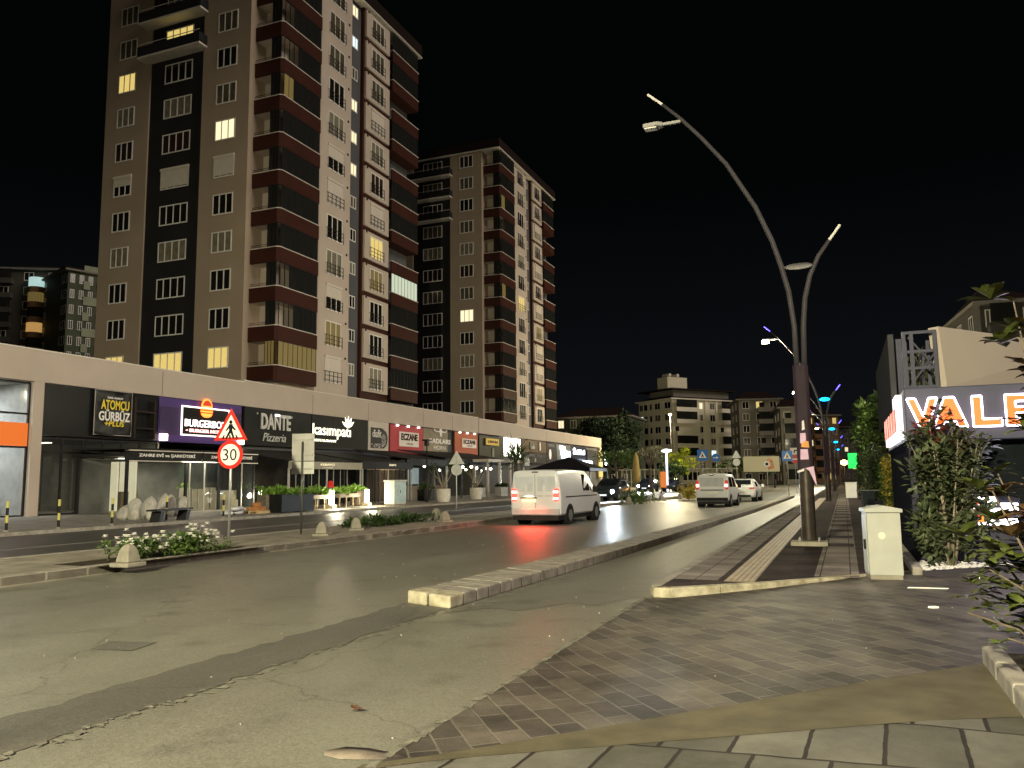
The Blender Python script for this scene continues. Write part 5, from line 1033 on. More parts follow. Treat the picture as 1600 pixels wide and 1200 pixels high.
def seated():
    P = standing(); v = P['v']
    for k in list(v):
        c, r = v[k]; v[k] = ((c[0], c[1], c[2]-.47), r)
    for s, n in ((-1, 'l'), (1, 'r')):
        v[n+'knee'] = ((s*.14, .42, .48), .065); v[n+'ank'] = ((s*.14, .40, .09), .042); v[n+'toe'] = ((s*.15, .56, .04), .035); v[n+'el'] = ((s*.26, .08, .70), .042); v[n+'wr'] = ((s*.16, .30, .76), .03); v[n+'hand'] = ((s*.13, .36, .77), .034); v[n+'f'] = ((s*.11, .44, .77), .016); v[n+'th'] = ((s*.09, .37, .79), .012)
    return P
DC = clothes('guest_clothes', (.05, .035, .03), (.02, .02, .03), .5, 1.05)
for y, lb in ((56.6, 'long haired guest seated nearer behind the warm lit glass'), (59.6, 'second guest seated farther behind the warm lit glass')):
    ch = thing('chair', (-32.0, y, .12), 'dark restaurant chair under the '+('nearer' if y < 58 else 'farther')+' seated guest', 'chair', 'chairs of the seated guests', R_(0)); MB().box(-.22, -.22, .42, .22, .24, .46).build('seat', IRON, ch); MB().box(-.22, -.26, .461, .22, -.22, .95).build('backrest', IRON, ch)
    for sx in (-1, 1):
        for sy in (-1, 1): MB().box(sx*.2-.02, sy*.2-.02, 0, sx*.2+.02, sy*.2+.02, .419).build('leg', IRON, ch)
    o = person((-32.0, y, .14), 0, lb, seated(), DC); hair_on(o, 1.24, -.015, True)
# ================================================================ right hand side
BX = thing('utility_cabinet', (0, 0, 0), 'cream roadside utility cabinet with a peaked lid beside the pebble bed', 'cabinet')
UC = pm('cabinet_cream', (.37, .37, .32), .5, var=.07, scale=4, bump=.05); p0 = G(1360, 906, .12); p1 = G(1408, 905, .12)
BX.location = (p0.x, p0.y, .125); BX.rotation_euler = (0, 0, math.atan2(p1.y-p0.y, p1.x-p0.x)*.3); W = (p1-p0).length*.98; D = .42; H = 1.0
MB().box(.01, .01, 0, W-.01, D-.01, .06).build('plinth', CONC, BX); b_ = MB().box(0, 0, .061, W, D, H-.05).build('body', UC, BX, bevel=.008)
MB().add([(-.03, -.035, H-.05), (W+.03, -.035, H-.05), (W+.03, D+.03, H-.05), (-.03, D+.03, H-.05), (-.03, -.035, H), (W+.03, -.035, H), (W+.03, D+.03, H), (-.03, D+.03, H), (W/2, -.035, H+.05), (W/2, D+.03, H+.05)], [(3, 2, 1, 0), (0, 1, 5, 8, 4), (2, 3, 7, 9, 6), (1, 2, 6, 5), (3, 0, 4, 7), (4, 8, 9, 7), (8, 5, 6, 9)]).build('lid', UC, BX, bevel=.006)
m = MB(); yprism(m, circ(W*.42, H*.62, .05, 16), -.004, -.001); yprism(m, circ(W*.42, H*.62, .032, 16), -.006, -.0041); m.build('round_emblem', pm('emblem_pale', (.6, .57, .45), .5), b_)
MB().box(.06, -.004, .16, .2, -.001, .175).box(.06, -.004, .2, .2, -.001, .212).box(-.012, .05, .1, -.001, D-.05, H-.1).build('door', UC, b_); MB().box(-.04, .12, .42, -.0121, .16, .56).build('handle', DFRAME, BX)
# kiosk with the big orange letters
KD = pm('kiosk_navy', (.02, .021, .03), .95, var=.15, scale=2, spec=0); KG = pm('kiosk_grey', (.045, .045, .06), .95, var=.1, spec=0)
kx, ky = 1.04, 15.45; K = thing('kiosk', (kx, ky, .12), 'dark kiosk behind the reddish shrub carrying big orange letters', 'kiosk')
MB().box(0, .3, 0, 8, 6, 2.1).build('wall', KD, K); MB().box(0, 0, 0, 8, .299, .75).build('low_wall', KG, K); MB().box(0, .05, .751, .22, .28, 2.1).build('pillar', KG, K)
MB().box(3.2, .2, .8, 3.28, .29, 2.1).box(5.6, .2, .8, 5.68, .29, 2.1).build('window_frame', DFRAME, K); MB().box(.3, .24, .751, 8, .26, 2.1).build('window', CGL, K)
zb_ = PY(1412, 690, ky).z-.12; zt_ = PY(1412, 608, ky).z-.12
SB = MB().box(-.03, -.12, zb_, 8, 6.1, zt_).build('sign_band', pm('band_lilac', (.05, .05, .08), .5), K, bevel=.02)
VO = em('vale_orange', (1, .17, .015), 1.7); VW = em('vale_outline', (.93, .85, 1), 6)
p = PY(1419, 668, ky-.15); q = PY(1573, 665, ky-.15); lw = (q.x-p.x); zb2 = PY(1480, 668, ky-.15).z; zt2 = PY(1480, 621, ky-.15).z
SGV = thing('letter_sign', (kx, ky-.13, zb2), 'big orange block letters with white glowing outlines on the kiosk', 'sign')
def letter(ps, x0, w_, h_, holes=None):
    m = MB(); yprism(m, [(x0+a*w_, b*h_) for a, b in ps], -.05, 0); m.build('letter', VO, SGV)
    o = MB(); n = len(ps)
    for i in range(n):
        a, b = ps[i], ps[(i+1) % n]; o.tube([(x0+a[0]*w_, -.055, a[1]*h_), (x0+b[0]*w_, -.055, b[1]*h_)], .016, 6)
    o.build('glowing_outline', VW, SGV)
h_ = zt2-zb2; u = lw/3.5
letter([(0, 1), (.28, 1), (.52, .38), (.72, 1), (1, 1), (.64, 0), (.40, 0)], p.x-kx, u*1.12, h_)
letter([(0, 0), (.34, 1), (.64, 1), (1, 0), (.72, 0), (.66, .2), (.34, .2), (.27, 0)], p.x-kx+u*.95, u*1.2, h_)
m = MB(); x0 = p.x-kx+u*.95; yprism(m, [(x0+u*1.2*.42, h_*.42), (x0+u*1.2*.58, h_*.42), (x0+u*1.2*.5, h_*.68)], -.056, -.051); m.build('counter', KD, SGV)
letter([(0, 0), (0, 1), (.34, 1), (.34, .24), (1, .24), (1, 0)], p.x-kx+u*2.35, u*1.0, h_)
letter([(0, 0), (0, 1), (1, 1), (1, .78), (.34, .78), (.34, .6), (.85, .6), (.85, .4), (.34, .4), (.34, .22), (1, .22), (1, 0)], p.x-kx+u*3.5, u*1.0, h_)
light('AREA', 'sign_glow', (2.2, -.8, .1), 65, (.85, .75, 1), SGV, 2.2, aim=(0, -1, -.8))
# side sign on the pavement face of the kiosk
S2 = thing('side_sign', (kx-.04, ky+.3, .12+zb_+.05), 'narrow glowing white and red sign on the pavement side of the kiosk', 'sign'); MB().box(-.1, 0, 0, -.001, 4.4, zt_-zb_-.12).build('panel', em('side_white', (1, .93, .95), 1.3), S2); m = MB()
for i in range(5): MB().box(-.12, .3+i*.85, .15, -.101, .85+i*.85, .55).build('letter', em('side_red', (.9, .05, .03), 1.2), S2)
# lower sign with a pin and orange triangle
a = PY(1505, 818, ky-.2); b = PY(1590, 778, ky-.2)
S3 = thing('pin_sign', (a.x, ky-.2, a.z), 'low glowing sign with a map pin shape behind the shrub leaves', 'sign'); w3 = b.x-a.x; h3 = b.z-a.z
m = MB(); yprism(m, [(0, h3*.75), (w3*.1, h3), (w3*.28, h3), (w3*.42, h3*.65), (w3*.22, 0)], 0, .05); m.build('pin', em('pin_red', (1, .10, .06), 1.8), S3)
m = MB(); yprism(m, circ(w3*.16, h3*.68, w3*.085, 18), -.02, -.001); m.build('pin_ring', em('white_glow', (1, .93, 1), 7), S3); m = MB(); yprism(m, circ(w3*.16, h3*.68, w3*.045, 18), -.03, -.021); m.build('pin_centre', KG, S3)
m = MB(); yprism(m, [(w3*.24, 0), (w3*.38, h3*.35), (w3*.38, 0)], 0, .05); m.build('triangle', em('pin_orange', (1, .25, .03), 2), S3)
m = MB().box(w3*.3, 0, h3*.72, w3*.62, .05, h3*1.05).box(w3*.42, 0, h3*.02, w3*.98, .05, h3*.25).box(w3*.45, 0, h3*.3, w3*.75, .05, h3*.6).box(w3*.7, 0, h3*.5, w3*1.0, .05, h3*.8); m.tube([(0, -.02, h3*.75), (w3*.22, -.02, 0), (w3*.98, -.02, 0)], .02, 6); m.build('script_strip', MC['white_glow'], S3)
MB().box(0, .051, -.05, w3*1.05, .19, h3*1.05).build('backing', KD, S3)
# roof boards and truss
TR = pm('truss_grey', (.04, .04, .055), .5, metal=.3)
Z = lambda px, py, Y: PY(px, py, Y).z
R = thing('roof_truss', (kx, ky, .12+zt_), 'open steel truss standing on the kiosk roof between two boards', 'truss'); m = MB()
zt3 = 1.0
for x in (.0, .12, .48): m.box(x, 0, 0, x+.06, .06, zt3)
for z in (0, .33, .62, .95): m.box(.061, .01, z, .479, .05, z+.05)
for y in (1.2, 2.4): m.box(.1, y, 0, .16, y+.06, zt3).box(.48, y, 0, .54, y+.06, zt3)
m.tube([(.1, .03, .05), (.5, .03, .6)], .02, 6).tube([(.5, .03, .35), (.1, .03, .9)], .02, 6).tube([(.1, 1.2, .05), (.5, 2.4, .9)], .02, 6); m.build('beams', TR, R)
a0, a1 = PY(1466, 510, 15.5), PY(1480, 605, 15.5); c0, c1 = PY(1700, 541, 20.0), PY(1700, 622, 20.0)
BP = thing('roof_board', (a1.x, a1.y, a1.z), 'blank beige board standing on the kiosk roof', 'billboard'); o0 = Vector((a1.x, a1.y, a1.z)); pts = [Vector((a1.x, 15.5, a1.z)), Vector((c1.x, 20, c1.z)), Vector((c0.x, 20, c0.z)), Vector((a0.x, 15.5, a0.z))]; pts = [q-o0 for q in pts]; off = Vector((-.15, .12, 0))
MB().add(pts+[q+off for q in pts], [(0, 1, 2, 3), (7, 6, 5, 4), (0, 4, 5, 1), (1, 5, 6, 2), (2, 6, 7, 3), (3, 7, 4, 0)]).build('panel', pm('board_beige', (.36, .305, .25), .7, var=.04, scale=1), BP)
m = MB()
for t in (.05, .35, .65, .95): q = pts[0].lerp(pts[1], t)+Vector((-.1, .25, 0)); m.box(q.x, q.y, q.z-.3, q.x+.06, q.y+.06, q.z+.9)
m.build('props', TR, BP)
LB_ = thing('roof_board', (kx-.1, ky+1.0, 3.0), 'dark grey side board on the pavement edge of the kiosk roof', 'billboard'); z1 = PX(1393, 516, kx-.1).z-3.0
MB().box(-.05, .3, -.3, .05, 6.5, min(2.2, z1)).build('panel', pm('board_grey', (.05, .05, .055), .95, spec=0), LB_); MB().box(.051, .6, -.3, .2, .7, 1.2).box(.051, 3, -.3, .2, 3.1, 1.2).build('props', TR, LB_)
# pebble bed with its kerb
PB = pm('pebble_white', (.62, .60, .58), .6, var=.15, scale=15)
struct('pebble_soil', sheet([(1.03, 13.9), (3.2, 15.9), (3.2, 15.44), (8, 15.44), (8, 15.45), (1.03, 15.45)][:2]+[(2.75, 15.449), (1.03, 15.449)], .145), SOIL)
m = MB(); rr = random.Random(7)
for i in range(700):
    x = rr.uniform(1.05, 2.7); y = rr.uniform(13.95, 15.42)
    if (y-13.9) < (x-1.03)*.93+.08: continue
    s_ = rr.uniform(.02, .042); r2 = rr.random()*6.28; z = .145+s_*.4+rr.random()*.02; k0 = len(m.v)
    for a in range(6): m.v.append((x+s_*math.cos(a*1.047+r2)*1.2, y+s_*math.sin(a*1.047+r2), z))
    m.v += [(x, y, z+s_*.6), (x, y, z-s_*.5)]
    for a in range(6): m.f += [(k0+a, k0+(a+1) % 6, k0+6), (k0+(a+1) % 6, k0+a, k0+7)]; m.mi += [0, 0]
tag(m.build('pebbles', PB, None, smooth=True), 'bed of white pebbles at the foot of the kiosk', 'pebbles', kind='stuff')
KD2 = pm('edge_dark', (.05, .045, .05), .6); m = MB(); kr = [(.97, 13.62), (1.0, 21.0)]
m.prism([(.86, 13.7), (1.0, 13.75), (1.02, 21), (.88, 21)], .1, .24); struct('bed_side_kerb', m, KERB, bevel=.02); m = MB().prism([(1.0, 13.72), (1.05, 13.66), (3.2, 15.66), (3.15, 15.72)], .1, .19); struct('bed_edging', m, KD2)
# shrubs
def shrub(name, loc, h, r, stems, n, L, label, mats, seed, group=None, redtop=0):
    T = thing(name, loc, label, 'shrub', group); rr = random.Random(seed); m = MB(); tips = []
    for i in range(stems):
        a = i*6.283/stems+rr.random(); x, y = math.cos(a)*r*rr.uniform(.3, .85), math.sin(a)*r*.7*rr.uniform(.3, .85); hh = h*rr.uniform(.72, 1.0)
        pts = [Vector((x*.08, y*.08, 0)), Vector((x*.3, y*.3, hh*.35)), Vector((x*.7, y*.7, hh*.7)), Vector((x, y, hh))]; m.tube(pts, [.02, .015, .01, .005], 6)
        for k in range(5):
            b = pts[1].lerp(pts[3], rr.random()); e = b+Vector((rr.uniform(-.3, .3)*r, rr.uniform(-.3, .3)*r, rr.uniform(.1, .35))); m.tube([b, e], [.008, .003], 5); tips.append((e, e.z/h))
        tips.append((pts[3], 1)); 
        for q in (.25, .4, .55, .7, .85): tips.append((pts[0].lerp(pts[3], q)+Vector((rr.uniform(-.2, .2), rr.uniform(-.2, .2), 0)), q))
    m.build('stems', STEM, T, smooth=True); g = MB(); rd = MB()
    for (e, q) in tips:
        red = redtop and q > .86 and rr.random() < redtop; t_ = rd if red else g
        for k in range(n):
            a = k*2.4+rr.random()*.6; el = rr.uniform(-.2, .9); d = Vector((math.cos(a)*math.cos(el), math.sin(a)*math.cos(el), math.sin(el))); t_.leaf2(e+Vector((0, 0, rr.uniform(-.12, .08)))+d*.02, d, Vector((0, 0, 1))+d*.2, L*rr.uniform(.7, 1.2), L*.42)
    crown(g, (0, 0, h*.42), (r*1.05, r*.7, h*.38), 1500, L, seed+70, 22)
    g.build('foliage', mats[0], T)
    if rd.v: rd.build('young_leaves', mats[1], T)
    return T
GRO = pm('leaf_olive', (.05, .075, .03), .42, var=.5, scale=5, c2=(.12, .14, .07)); GLO = pm('leaf_glossy', (.05, .065, .014), .35, var=.5, scale=7, c2=(.10, .12, .03)); BRN = pm('leaf_bronze', (.10, .06, .025), .4, var=.4, scale=6)
shrub('photinia_shrub', (1.5, 14.8, .15), 2.5, .66, 15, 15, .155, 'tall shrub with reddish young leaves growing in the pebble bed', [GRO, REDL], 4, redtop=.4)
T = thing('big_leaf_shrub', (1.42, 6.3, .2), 'large leaved glossy shrub at the right edge of the picture, close to the camera', 'shrub'); rr = random.Random(17); m = MB(); g = MB(); br = MB()
for i in range(11):
    a = rr.random()*6.28; x, y = math.cos(a)*.5*rr.random(), math.sin(a)*.45*rr.random(); hh = rr.uniform(.6, 3.0); x -= .12
    m.tube([(x*.15, y*.15, 0), (x*.5, y*.5, hh*.5), (x, y, hh)], [.018, .011, .005], 7)
    for k in range(7):
        z = hh*(.3+.7*k/6); c = Vector((x*(.5+.5*k/6), y*(.5+.5*k/6), z))+Vector((rr.uniform(-.16, .16), rr.uniform(-.16, .16), 0)); tgt = br if rr.random() < .3 else g
        for j in range(11): b = j*2.4+rr.random(); el = rr.uniform(-.1, .8); d = Vector((math.cos(b)*math.cos(el), math.sin(b)*math.cos(el), math.sin(el))); tgt.leaf2(c, d, Vector((0, 0, 1)), rr.uniform(.13, .22), .085)
# low hanging spray towards the driveway
for i in range(26):
    c = Vector((rr.uniform(-.72, -.3), rr.uniform(-.3, .2), rr.uniform(.25, .95)))
    for j in range(6): b = j*2.4+rr.random(); el = rr.uniform(-.3, .7); d = Vector((math.cos(b)*math.cos(el), math.sin(b)*math.cos(el), math.sin(el))); g.leaf2(c, d, Vector((0, 0, 1)), rr.uniform(.07, .12), .06)
for (x, z) in ((-.72, .5), (-.6, .8), (-.5, .35)): m.tube([(-.1, 0, .1), (x*.6, -.05, z*.8), (x, -.1, z)], [.015, .01, .005], 6)
m.build('stems', BARK, T, smooth=True); g.build('foliage', GLO, T); br.build('bronze_leaves', BRN, T)
HG = 'hedge and trees right of the pavement'
def hedge(x, y, lx, ly, h, mat, label, seed, n=1500, L=.13):
    m = MB(); rr = random.Random(seed)
    for i in range(n):
        p_ = Vector((rr.uniform(-lx, lx), rr.uniform(-ly, ly), rr.random()**.7*h)); d = Vector((rr.gauss(-.5, 1), rr.gauss(-.5, 1), rr.gauss(.4, .8))); m.leaf(p_*(1+.0), d, Vector((rr.random(), rr.random(), 1)), L*rr.uniform(.7, 1.4), L*.5)
    c = MB(); crown(c, (0, 0, h*.85), (lx*1.1, ly, h*.4), n//2, L, seed+5, 16); m.v += c.v; o0_ = len(m.v)-len(c.v); m.f += [tuple(i+o0_ for i in f) for f in c.f]; m.mi += c.mi
    o = m.build('hedge_bush', mat, None); o.location = (x, y, .12); return tag(o, label, 'bush', HG)
hedge(1.75, 23.0, .65, 1.6, 1.5, GRND, 'dark bush just left of the kiosk, behind the utility cabinet', 1)
hedge(1.7, 27.2, .6, 1.6, 2.0, GRNY, 'yellow leaved bush in the hedge row', 2)
hedge(1.7, 31.5, .6, 1.8, 1.8, GRN, 'green bush beyond the yellow leaved one', 3)
hedge(1.6, 37, .6, 2.5, 2.1, GRND, 'dark bush midway along the hedge row', 4); hedge(1.5, 45, .6, 3.5, 2.4, GRO, 'olive bush far along the hedge row', 5, 1600, .18); hedge(1.5, 56, .7, 5, 2.6, GRND, 'farthest dark bush of the hedge row', 6, 1600, .2)
tree('tree', (2.9, 30, .1), 5.4, (1.35, 1.5, 1.5), 2400, .24, 'tree with drooping leaves left of the kiosk boards', GRO, 31, HG); tree('tree', (2.6, 40, .1), 6.0, (1.4, 1.8, 1.8), 1800, .3, 'tree behind the yellow leaved bush', GRND, 32, HG); tree('tree', (2.3, 54, .1), 6.6, (1.4, 2.4, 2.1), 1600, .36, 'tree beside the green glowing cross sign', GRN, 33, HG); tree('tree', (2.6, 72, .1), 7.6, (1.7, 3, 2.4), 1400, .45, 'farthest tree of the right hand row', GRND, 34, HG)
for i, y in enumerate((19.5, 21.6, 23.6)):
    o = MB().box(-.15, -.6, 0, .15, .6, .38).build('low_wall_block', KERB, None, bevel=.02); o.location = (1.25+.0*i, y+.8, .13); tag(o, ['pale low wall block nearest the kiosk', 'middle pale low wall block', 'farthest pale low wall block under the yellow bush'][i], 'wall', 'low wall blocks by the hedge')
sc = thing('scooter', (.72, 27.5, .13), 'dark scooter parked on the pavement beside the hedge', 'scooter', rz=R_(12)); MB().tube([(-.05, -.6, .25), (.05, -.6, .25)], .25, 18).build('wheel', TYRE, sc); MB().tube([(-.05, .6, .25), (.05, .6, .25)], .25, 18).build('wheel', TYRE, sc)
MB().prism([(-.16, -.75), (.16, -.75), (.18, -.1), (.14, .35), (-.14, .35), (-.18, -.1)], .3, .62).box(-.2, .35, .3, .2, .42, 1.0).build('body', PDK, sc, bevel=.04); MB().box(-.14, -.8, .621, .14, -.05, .75).build('seat', TYRE, sc, bevel=.03); MB().tube([(-.34, .38, 1.02), (.34, .38, 1.02)], .02, 8).tube([(0, .62, .4), (0, .38, 1.02)], .025, 8).build('handlebar', RIM, sc)
gs = thing('green_sign', (.62, 68, 2.2), 'glowing green panel sign hanging over the far pavement', 'sign'); MB().box(-.32, -.05, 0, .32, .05, 1.15).build('panel', em('green_glow', (.0, .9, .10), 1.6), gs); MB().box(.33, -.03, -2.1, .39, .03, 1.3).build('post', IRON, gs); MB().box(.27, -.02, .5, .329, .02, .6).build('bracket', IRON, gs)
wb = thing('white_bin', (.35, 60, .13), 'white box bin standing far along the pavement', 'bin'); MB().box(-.35, -.3, 0, .35, .3, 1.0).build('body', WT, wb, bevel=.02); MB().box(-.38, -.33, 1.001, .38, .33, 1.06).build('lid', WT, wb)
sl_ = thing('wall_lantern', (.0, 130, 3.2), 'warm orange glowing lamp far down the pavement beside the green sign', 'lamp'); MB().lathe([(.05, 0), (.45, .2), (.45, .6), (.05, .8)], 12).build('globe', em('sodium', (1, .55, .12), 25), sl_, smooth=True); MB().tube([(0, 0, -3.2), (0, 0, 0)], .05, 8).build('post', IRON, sl_); light('POINT', 'sodium_light', (0, -1, .4), 1500, (1, .5, .12), sl_, .4)
# litter
lf = MB(); lf.leaf(Vector((0, 0, .005)), Vector((1, .3, .25)), Vector((0, 0, 1)), .09, .07).leaf(Vector((.02, .03, .01)), Vector((-1, .5, .3)), Vector((0, 0, 1)), .07, .06); o = lf.build('dry_leaf', pm('dry_leaf_m', (.09, .04, .02), .8), None); p = G(549, 1113); o.location = (p.x, p.y, .004); tag(o, 'dry brown leaf lying on the asphalt', 'leaf')
CB = pm('cardboard', (.20, .165, .13), .9, var=.25, scale=9, bump=.5); p = G(565, 1180); m = MB(); pts = [(-.24, -.03), (-.17, .09), (-.02, .11), (.12, .10), (.27, .07), (.24, .0), (.08, -.07), (-.08, -.11), (-.2, -.09)]
m.add([(x, y, .006+.004*math.sin(19*x+30*y)) for x, y in pts]+[(0, .02, .012)]+[(x, y, .004) for x, y in pts], [(i, (i+1) % 9, 9) for i in range(9)]+[(i, 10+i, 10+(i+1) % 9, (i+1) % 9) for i in range(9)])
o = m.build('crushed_bag', CB, None, smooth=True); o.location = (p.x, p.y, .0); tag(o, 'flattened brown bag lying at the bottom edge of the asphalt', 'litter')
o = MB().prism([(-.24, 0), (.22, .03), (.25, .07), (0, .06), (-.22, .03)], 0, .012).build('paper_strip', WT, None); p = G(1450, 921, .12); o.location = (p.x, p.y, .128); tag(o, 'long white paper strip lying on the driveway', 'litter')
o = MB().prism([(-.05, 0), (0, -.03), (.06, .01), (.02, .05)], 0, .02).build('paper_scrap', WT, None); p = G(1458, 951, .12); o.location = (p.x, p.y, .126); tag(o, 'small white paper scrap on the driveway', 'litter')
m = MB(); rr = random.Random(15)
for i in range(75):
    x = rr.uniform(-11, -2.7); y = rr.uniform(3.5, 22); s_ = rr.uniform(.004, .009); m.box(x, y, .002, x+s_*1.5, y+s_, .012)
for i in range(30):
    x = rr.uniform(-2.3, 3); y = rr.uniform(yn(x), max(yn(x)+.1, yf(x))); s_ = rr.uniform(.003, .008); m.box(x, y, fz(x)+.001, x+s_*1.5, y+s_, fz(x)+.01)
tag(m.build('grit', pm('grit_m', (.36, .34, .28), .8, var=.3), None), 'scattered pale grit on the road', 'grit', kind='stuff')
# ================================================================ far buildings
def atdepth(px, py, d): return Vector((0, 0, CAMH))+ray(px, py)*(d/FPX)
def span(C, d, px, py=700):
    r = ray(px, py); # C + s d = t r (horizontal)
    det = d[0]*(-r.y)-d[1]*(-r.x); return (C.x*r.y-C.y*r.x)/(-(d[0]*r.y-d[1]*r.x))
def far_block(name, label, C, rz, w_, dpt, floors, fh, wall, wall2, frontcols, sidecols, litd, roofm, balc=(), z0=.0, roof=True, fr=FRAME, win=1.5):
    T = thing(name, (C.x, C.y, 0), label, 'apartment block', 'far apartment blocks', rz); H = z0+floors*fh
    MB().box(0, 0, 0, w_, dpt, H).build('wall', wall, T)
    if roof: r = MB().box(-.7, -.7, H, w_+.7, dpt+.7, H+.35).build('roof', roofm[0], T); m = MB(); m.add([(-.5, -.5, H+.351), (w_+.5, -.5, H+.351), (w_+.5, dpt+.5, H+.351), (-.5, dpt+.5, H+.351), (w_*.25, dpt*.5, H+2.6), (w_*.75, dpt*.5, H+2.6)], [(0, 1, 5, 4), (1, 2, 5), (2, 3, 4, 5), (3, 0, 4)]); m.build('roof_cap', roofm[1], r)
    for k in range(floors):
        z = z0+k*fh
        for (x, ww, pn) in frontcols: window(T, (x*w_, -.001, z+.9), FACE_Y, ww, win, pn, litd.get(('f', k, x)) or (PANE if (k+int(x*10)) % 3 else PANE2), fr)
        for (y, ww, pn) in sidecols: window(T, (-.001, y*dpt, z+.9), Matrix(((0, 0, -1), (-1, 0, 0), (0, 1, 0))), ww, win, pn, litd.get(('s', k, y)) or (PANE if (k+int(y*10)) % 3 else PANE2), fr)
        for (a, b, out) in balc:
            bo = MB().box(a*w_, -out, z+.0, b*w_, -.002, z+.18).box(a*w_, -out, z+.181, b*w_, -out+.12, z+1.05).box(a*w_, -out+.121, z+.181, a*w_+.12, -.002, z+1.05).box(b*w_-.12, -out+.121, z+.181, b*w_, -.002, z+1.05).build('balcony', wall2, T)
            if (k+int(a*9)) % 3 != 1: MB().box(a*w_+.15, -out+.13, z+1.051, b*w_-.15, -out+.2, z+fh-.02).build('glazing', BALG, bo)
            else: MB().box(a*w_+.5, -.06, z+.2, a*w_+1.6, -.003, z+2.3).build('door', PANE, bo)
    return T
CREAMW = pm('far_cream', (.70, .65, .50), .8, var=.08, scale=.2); CREAM2 = pm('far_cream2', (.78, .72, .58), .8, var=.06, scale=.2); FGREY = pm('far_grey', (.19, .175, .145), .8, var=.15, scale=.2); FGRN = pm('far_green', (.07, .08, .05), .8, var=.15, scale=.3); FORA = pm('far_orange', (.22, .12, .06), .8, var=.3, scale=.15); ROOFD = pm('roof_tiles', (.03, .018, .014), .9)
C = atdepth(1052, 700, 200); h39 = (math.sin(R_(39)), math.cos(R_(39))); wd = span(C, h39, 1152); hp = (-math.cos(R_(39)), math.sin(R_(39))); dd = span(C, hp, 1000)
A = far_block('apartment_block', 'cream corner apartment block with stacked balconies and a little roof hut', C, R_(51), wd, dd, 7, 3.0, CREAMW, CREAM2, [(.43, 1.7, 2), (.62, 1.7, 2)], [(.12, 2.4, 2), (.42, 2.2, 2), (.62, 1.1, 1), (.78, 1.6, 1), (.92, 1.6, 1)], {('f', 6, .43): LW, ('f', 2, .62): LB, ('s', 5, .92): LB}, (CREAM2, ROOFD), ((.02, .34, 1.3), (.72, .98, 1.3)))
rp = [o for o in A.children if o.name.startswith('roof')][0]
MB().box(wd*.08, dd*.1, 21.36, wd*.95, dd*.8, 23.6).build('attic_storey', FGREY, rp); MB().box(-.3, -.3, 23.61, wd+.3, dd+.3, 23.85).build('attic_roof', ROOFD, rp)
hut = MB().box(wd*.05, dd*.2, 23.86, wd*.35, dd*.5, 27.0).build('roof_hut', CREAMW, rp); MB().tube([(wd*.12, dd*.25, 27.6), (wd*.12, dd*.45, 27.6)], .45, 12).tube([(wd*.24, dd*.25, 27.6), (wd*.24, dd*.45, 27.6)], .45, 12).build('water_tank', WHITE, hut)
MB().box(wd*.38, -.25, 0, wd*.41, -.01, 21).box(wd*.5, -.25, 0, wd*.55, -.01, 21).box(wd*.67, -.25, 0, wd*.70, -.01, 21).build('pilaster', CREAM2, A)
def simple_block(px0, px1, depth, top_y, label, wall, balc, seed, litp=.08, hd=90, fh=3.0, roof=(None, None), cols=4, dd_=14, sc=((.3, 1.6, 2), (.7, 1.6, 2)), name='apartment_block', extra={}):
    C = atdepth(px0, 700, depth); d = (math.sin(R_(hd)), math.cos(R_(hd))); w_ = abs(span(C, d, px1)); H = atdepth(px0, top_y, depth).z; fl = max(2, round(H/fh)); rr = random.Random(seed); L = {}
    fc = [((i+.5)/cols, min(1.8, w_/cols*.5), 2) for i in range(cols)]
    for k in range(fl):
        for c_ in fc:
            if rr.random() < litp: L[('f', k, c_[0])] = rr.choice([LY, LW, LB, LD])
    L.update(extra); return far_block(name, label, C, math.atan2(d[1], d[0]), w_, dd_, fl, H/fl, wall, CREAM2 if wall == CREAMW else wall, fc, list(sc), L, (roof[0] or FGREY, roof[1] or ROOFD), balc)
simple_block(1157, 1222, 190, 625, 'grey brown block with a few lit windows, right of the cream corner block', FGREY, ((.45, .95, 1.2),), 3, .12, 75, cols=3)
simple_block(1222, 1262, 170, 638, 'narrow block with open balconies half hidden behind the stickered lamp', FGREY, ((.1, .9, 1.3),), 5, .0, 80, cols=2)
simple_block(1262, 1312, 215, 650, 'warm brown lit block between the street lamps', FORA, ((.2, .5, 1.1),), 8, .15, 70, cols=4)
simple_block(1306, 1350, 300, 668, 'dim block at the far end of the street', FGREY, (), 9, .1, 80, cols=4)
simple_block(868, 985, 165, 655, 'dark roofed block behind the big dark tree beyond the arcade', FGRN, ((.5, .8, 1.2),), 12, .0, 88, cols=6, extra={('f', 4, 1/12): LW, ('f', 3, 1/12): None})
GB = simple_block(92, 150, 150, 414, 'greenish block with large pale panels at the left behind the arcade', FGRN, (), 15, .0, 20, cols=4, fh=3.05, sc=((.12, 2.5, 2), (.85, 1.5, 2)))
B = simple_block(-30, 88, 158, 412, 'dark apartment block with rounded lit balcony bays at the far left', pm('far_dark', (.06, .056, .045), .8, var=.15, scale=.3), ((.05, .3, 1.2),), 16, .0, 60, cols=3, fh=3.05)
hd_ = (math.sin(R_(60)), math.cos(R_(60))); bx_ = abs(span(B.location, hd_, 46))
hg_ = (math.sin(R_(20)), math.cos(R_(20))); gw_ = abs(span(GB.location, hg_, 150)); PPN = pm('pale_green_panel', (.26, .28, .19), .8, var=.12, scale=.4)
for k in range(14):
    z = 2+k*3.05
    for a, b in (((.42, .98),) if k % 2 else ((.42, .6), (.8, .97))): MB().box(a*gw_, -.25, z+.1, b*gw_, -.12, z+1.7).build('panel', PPN, GB)
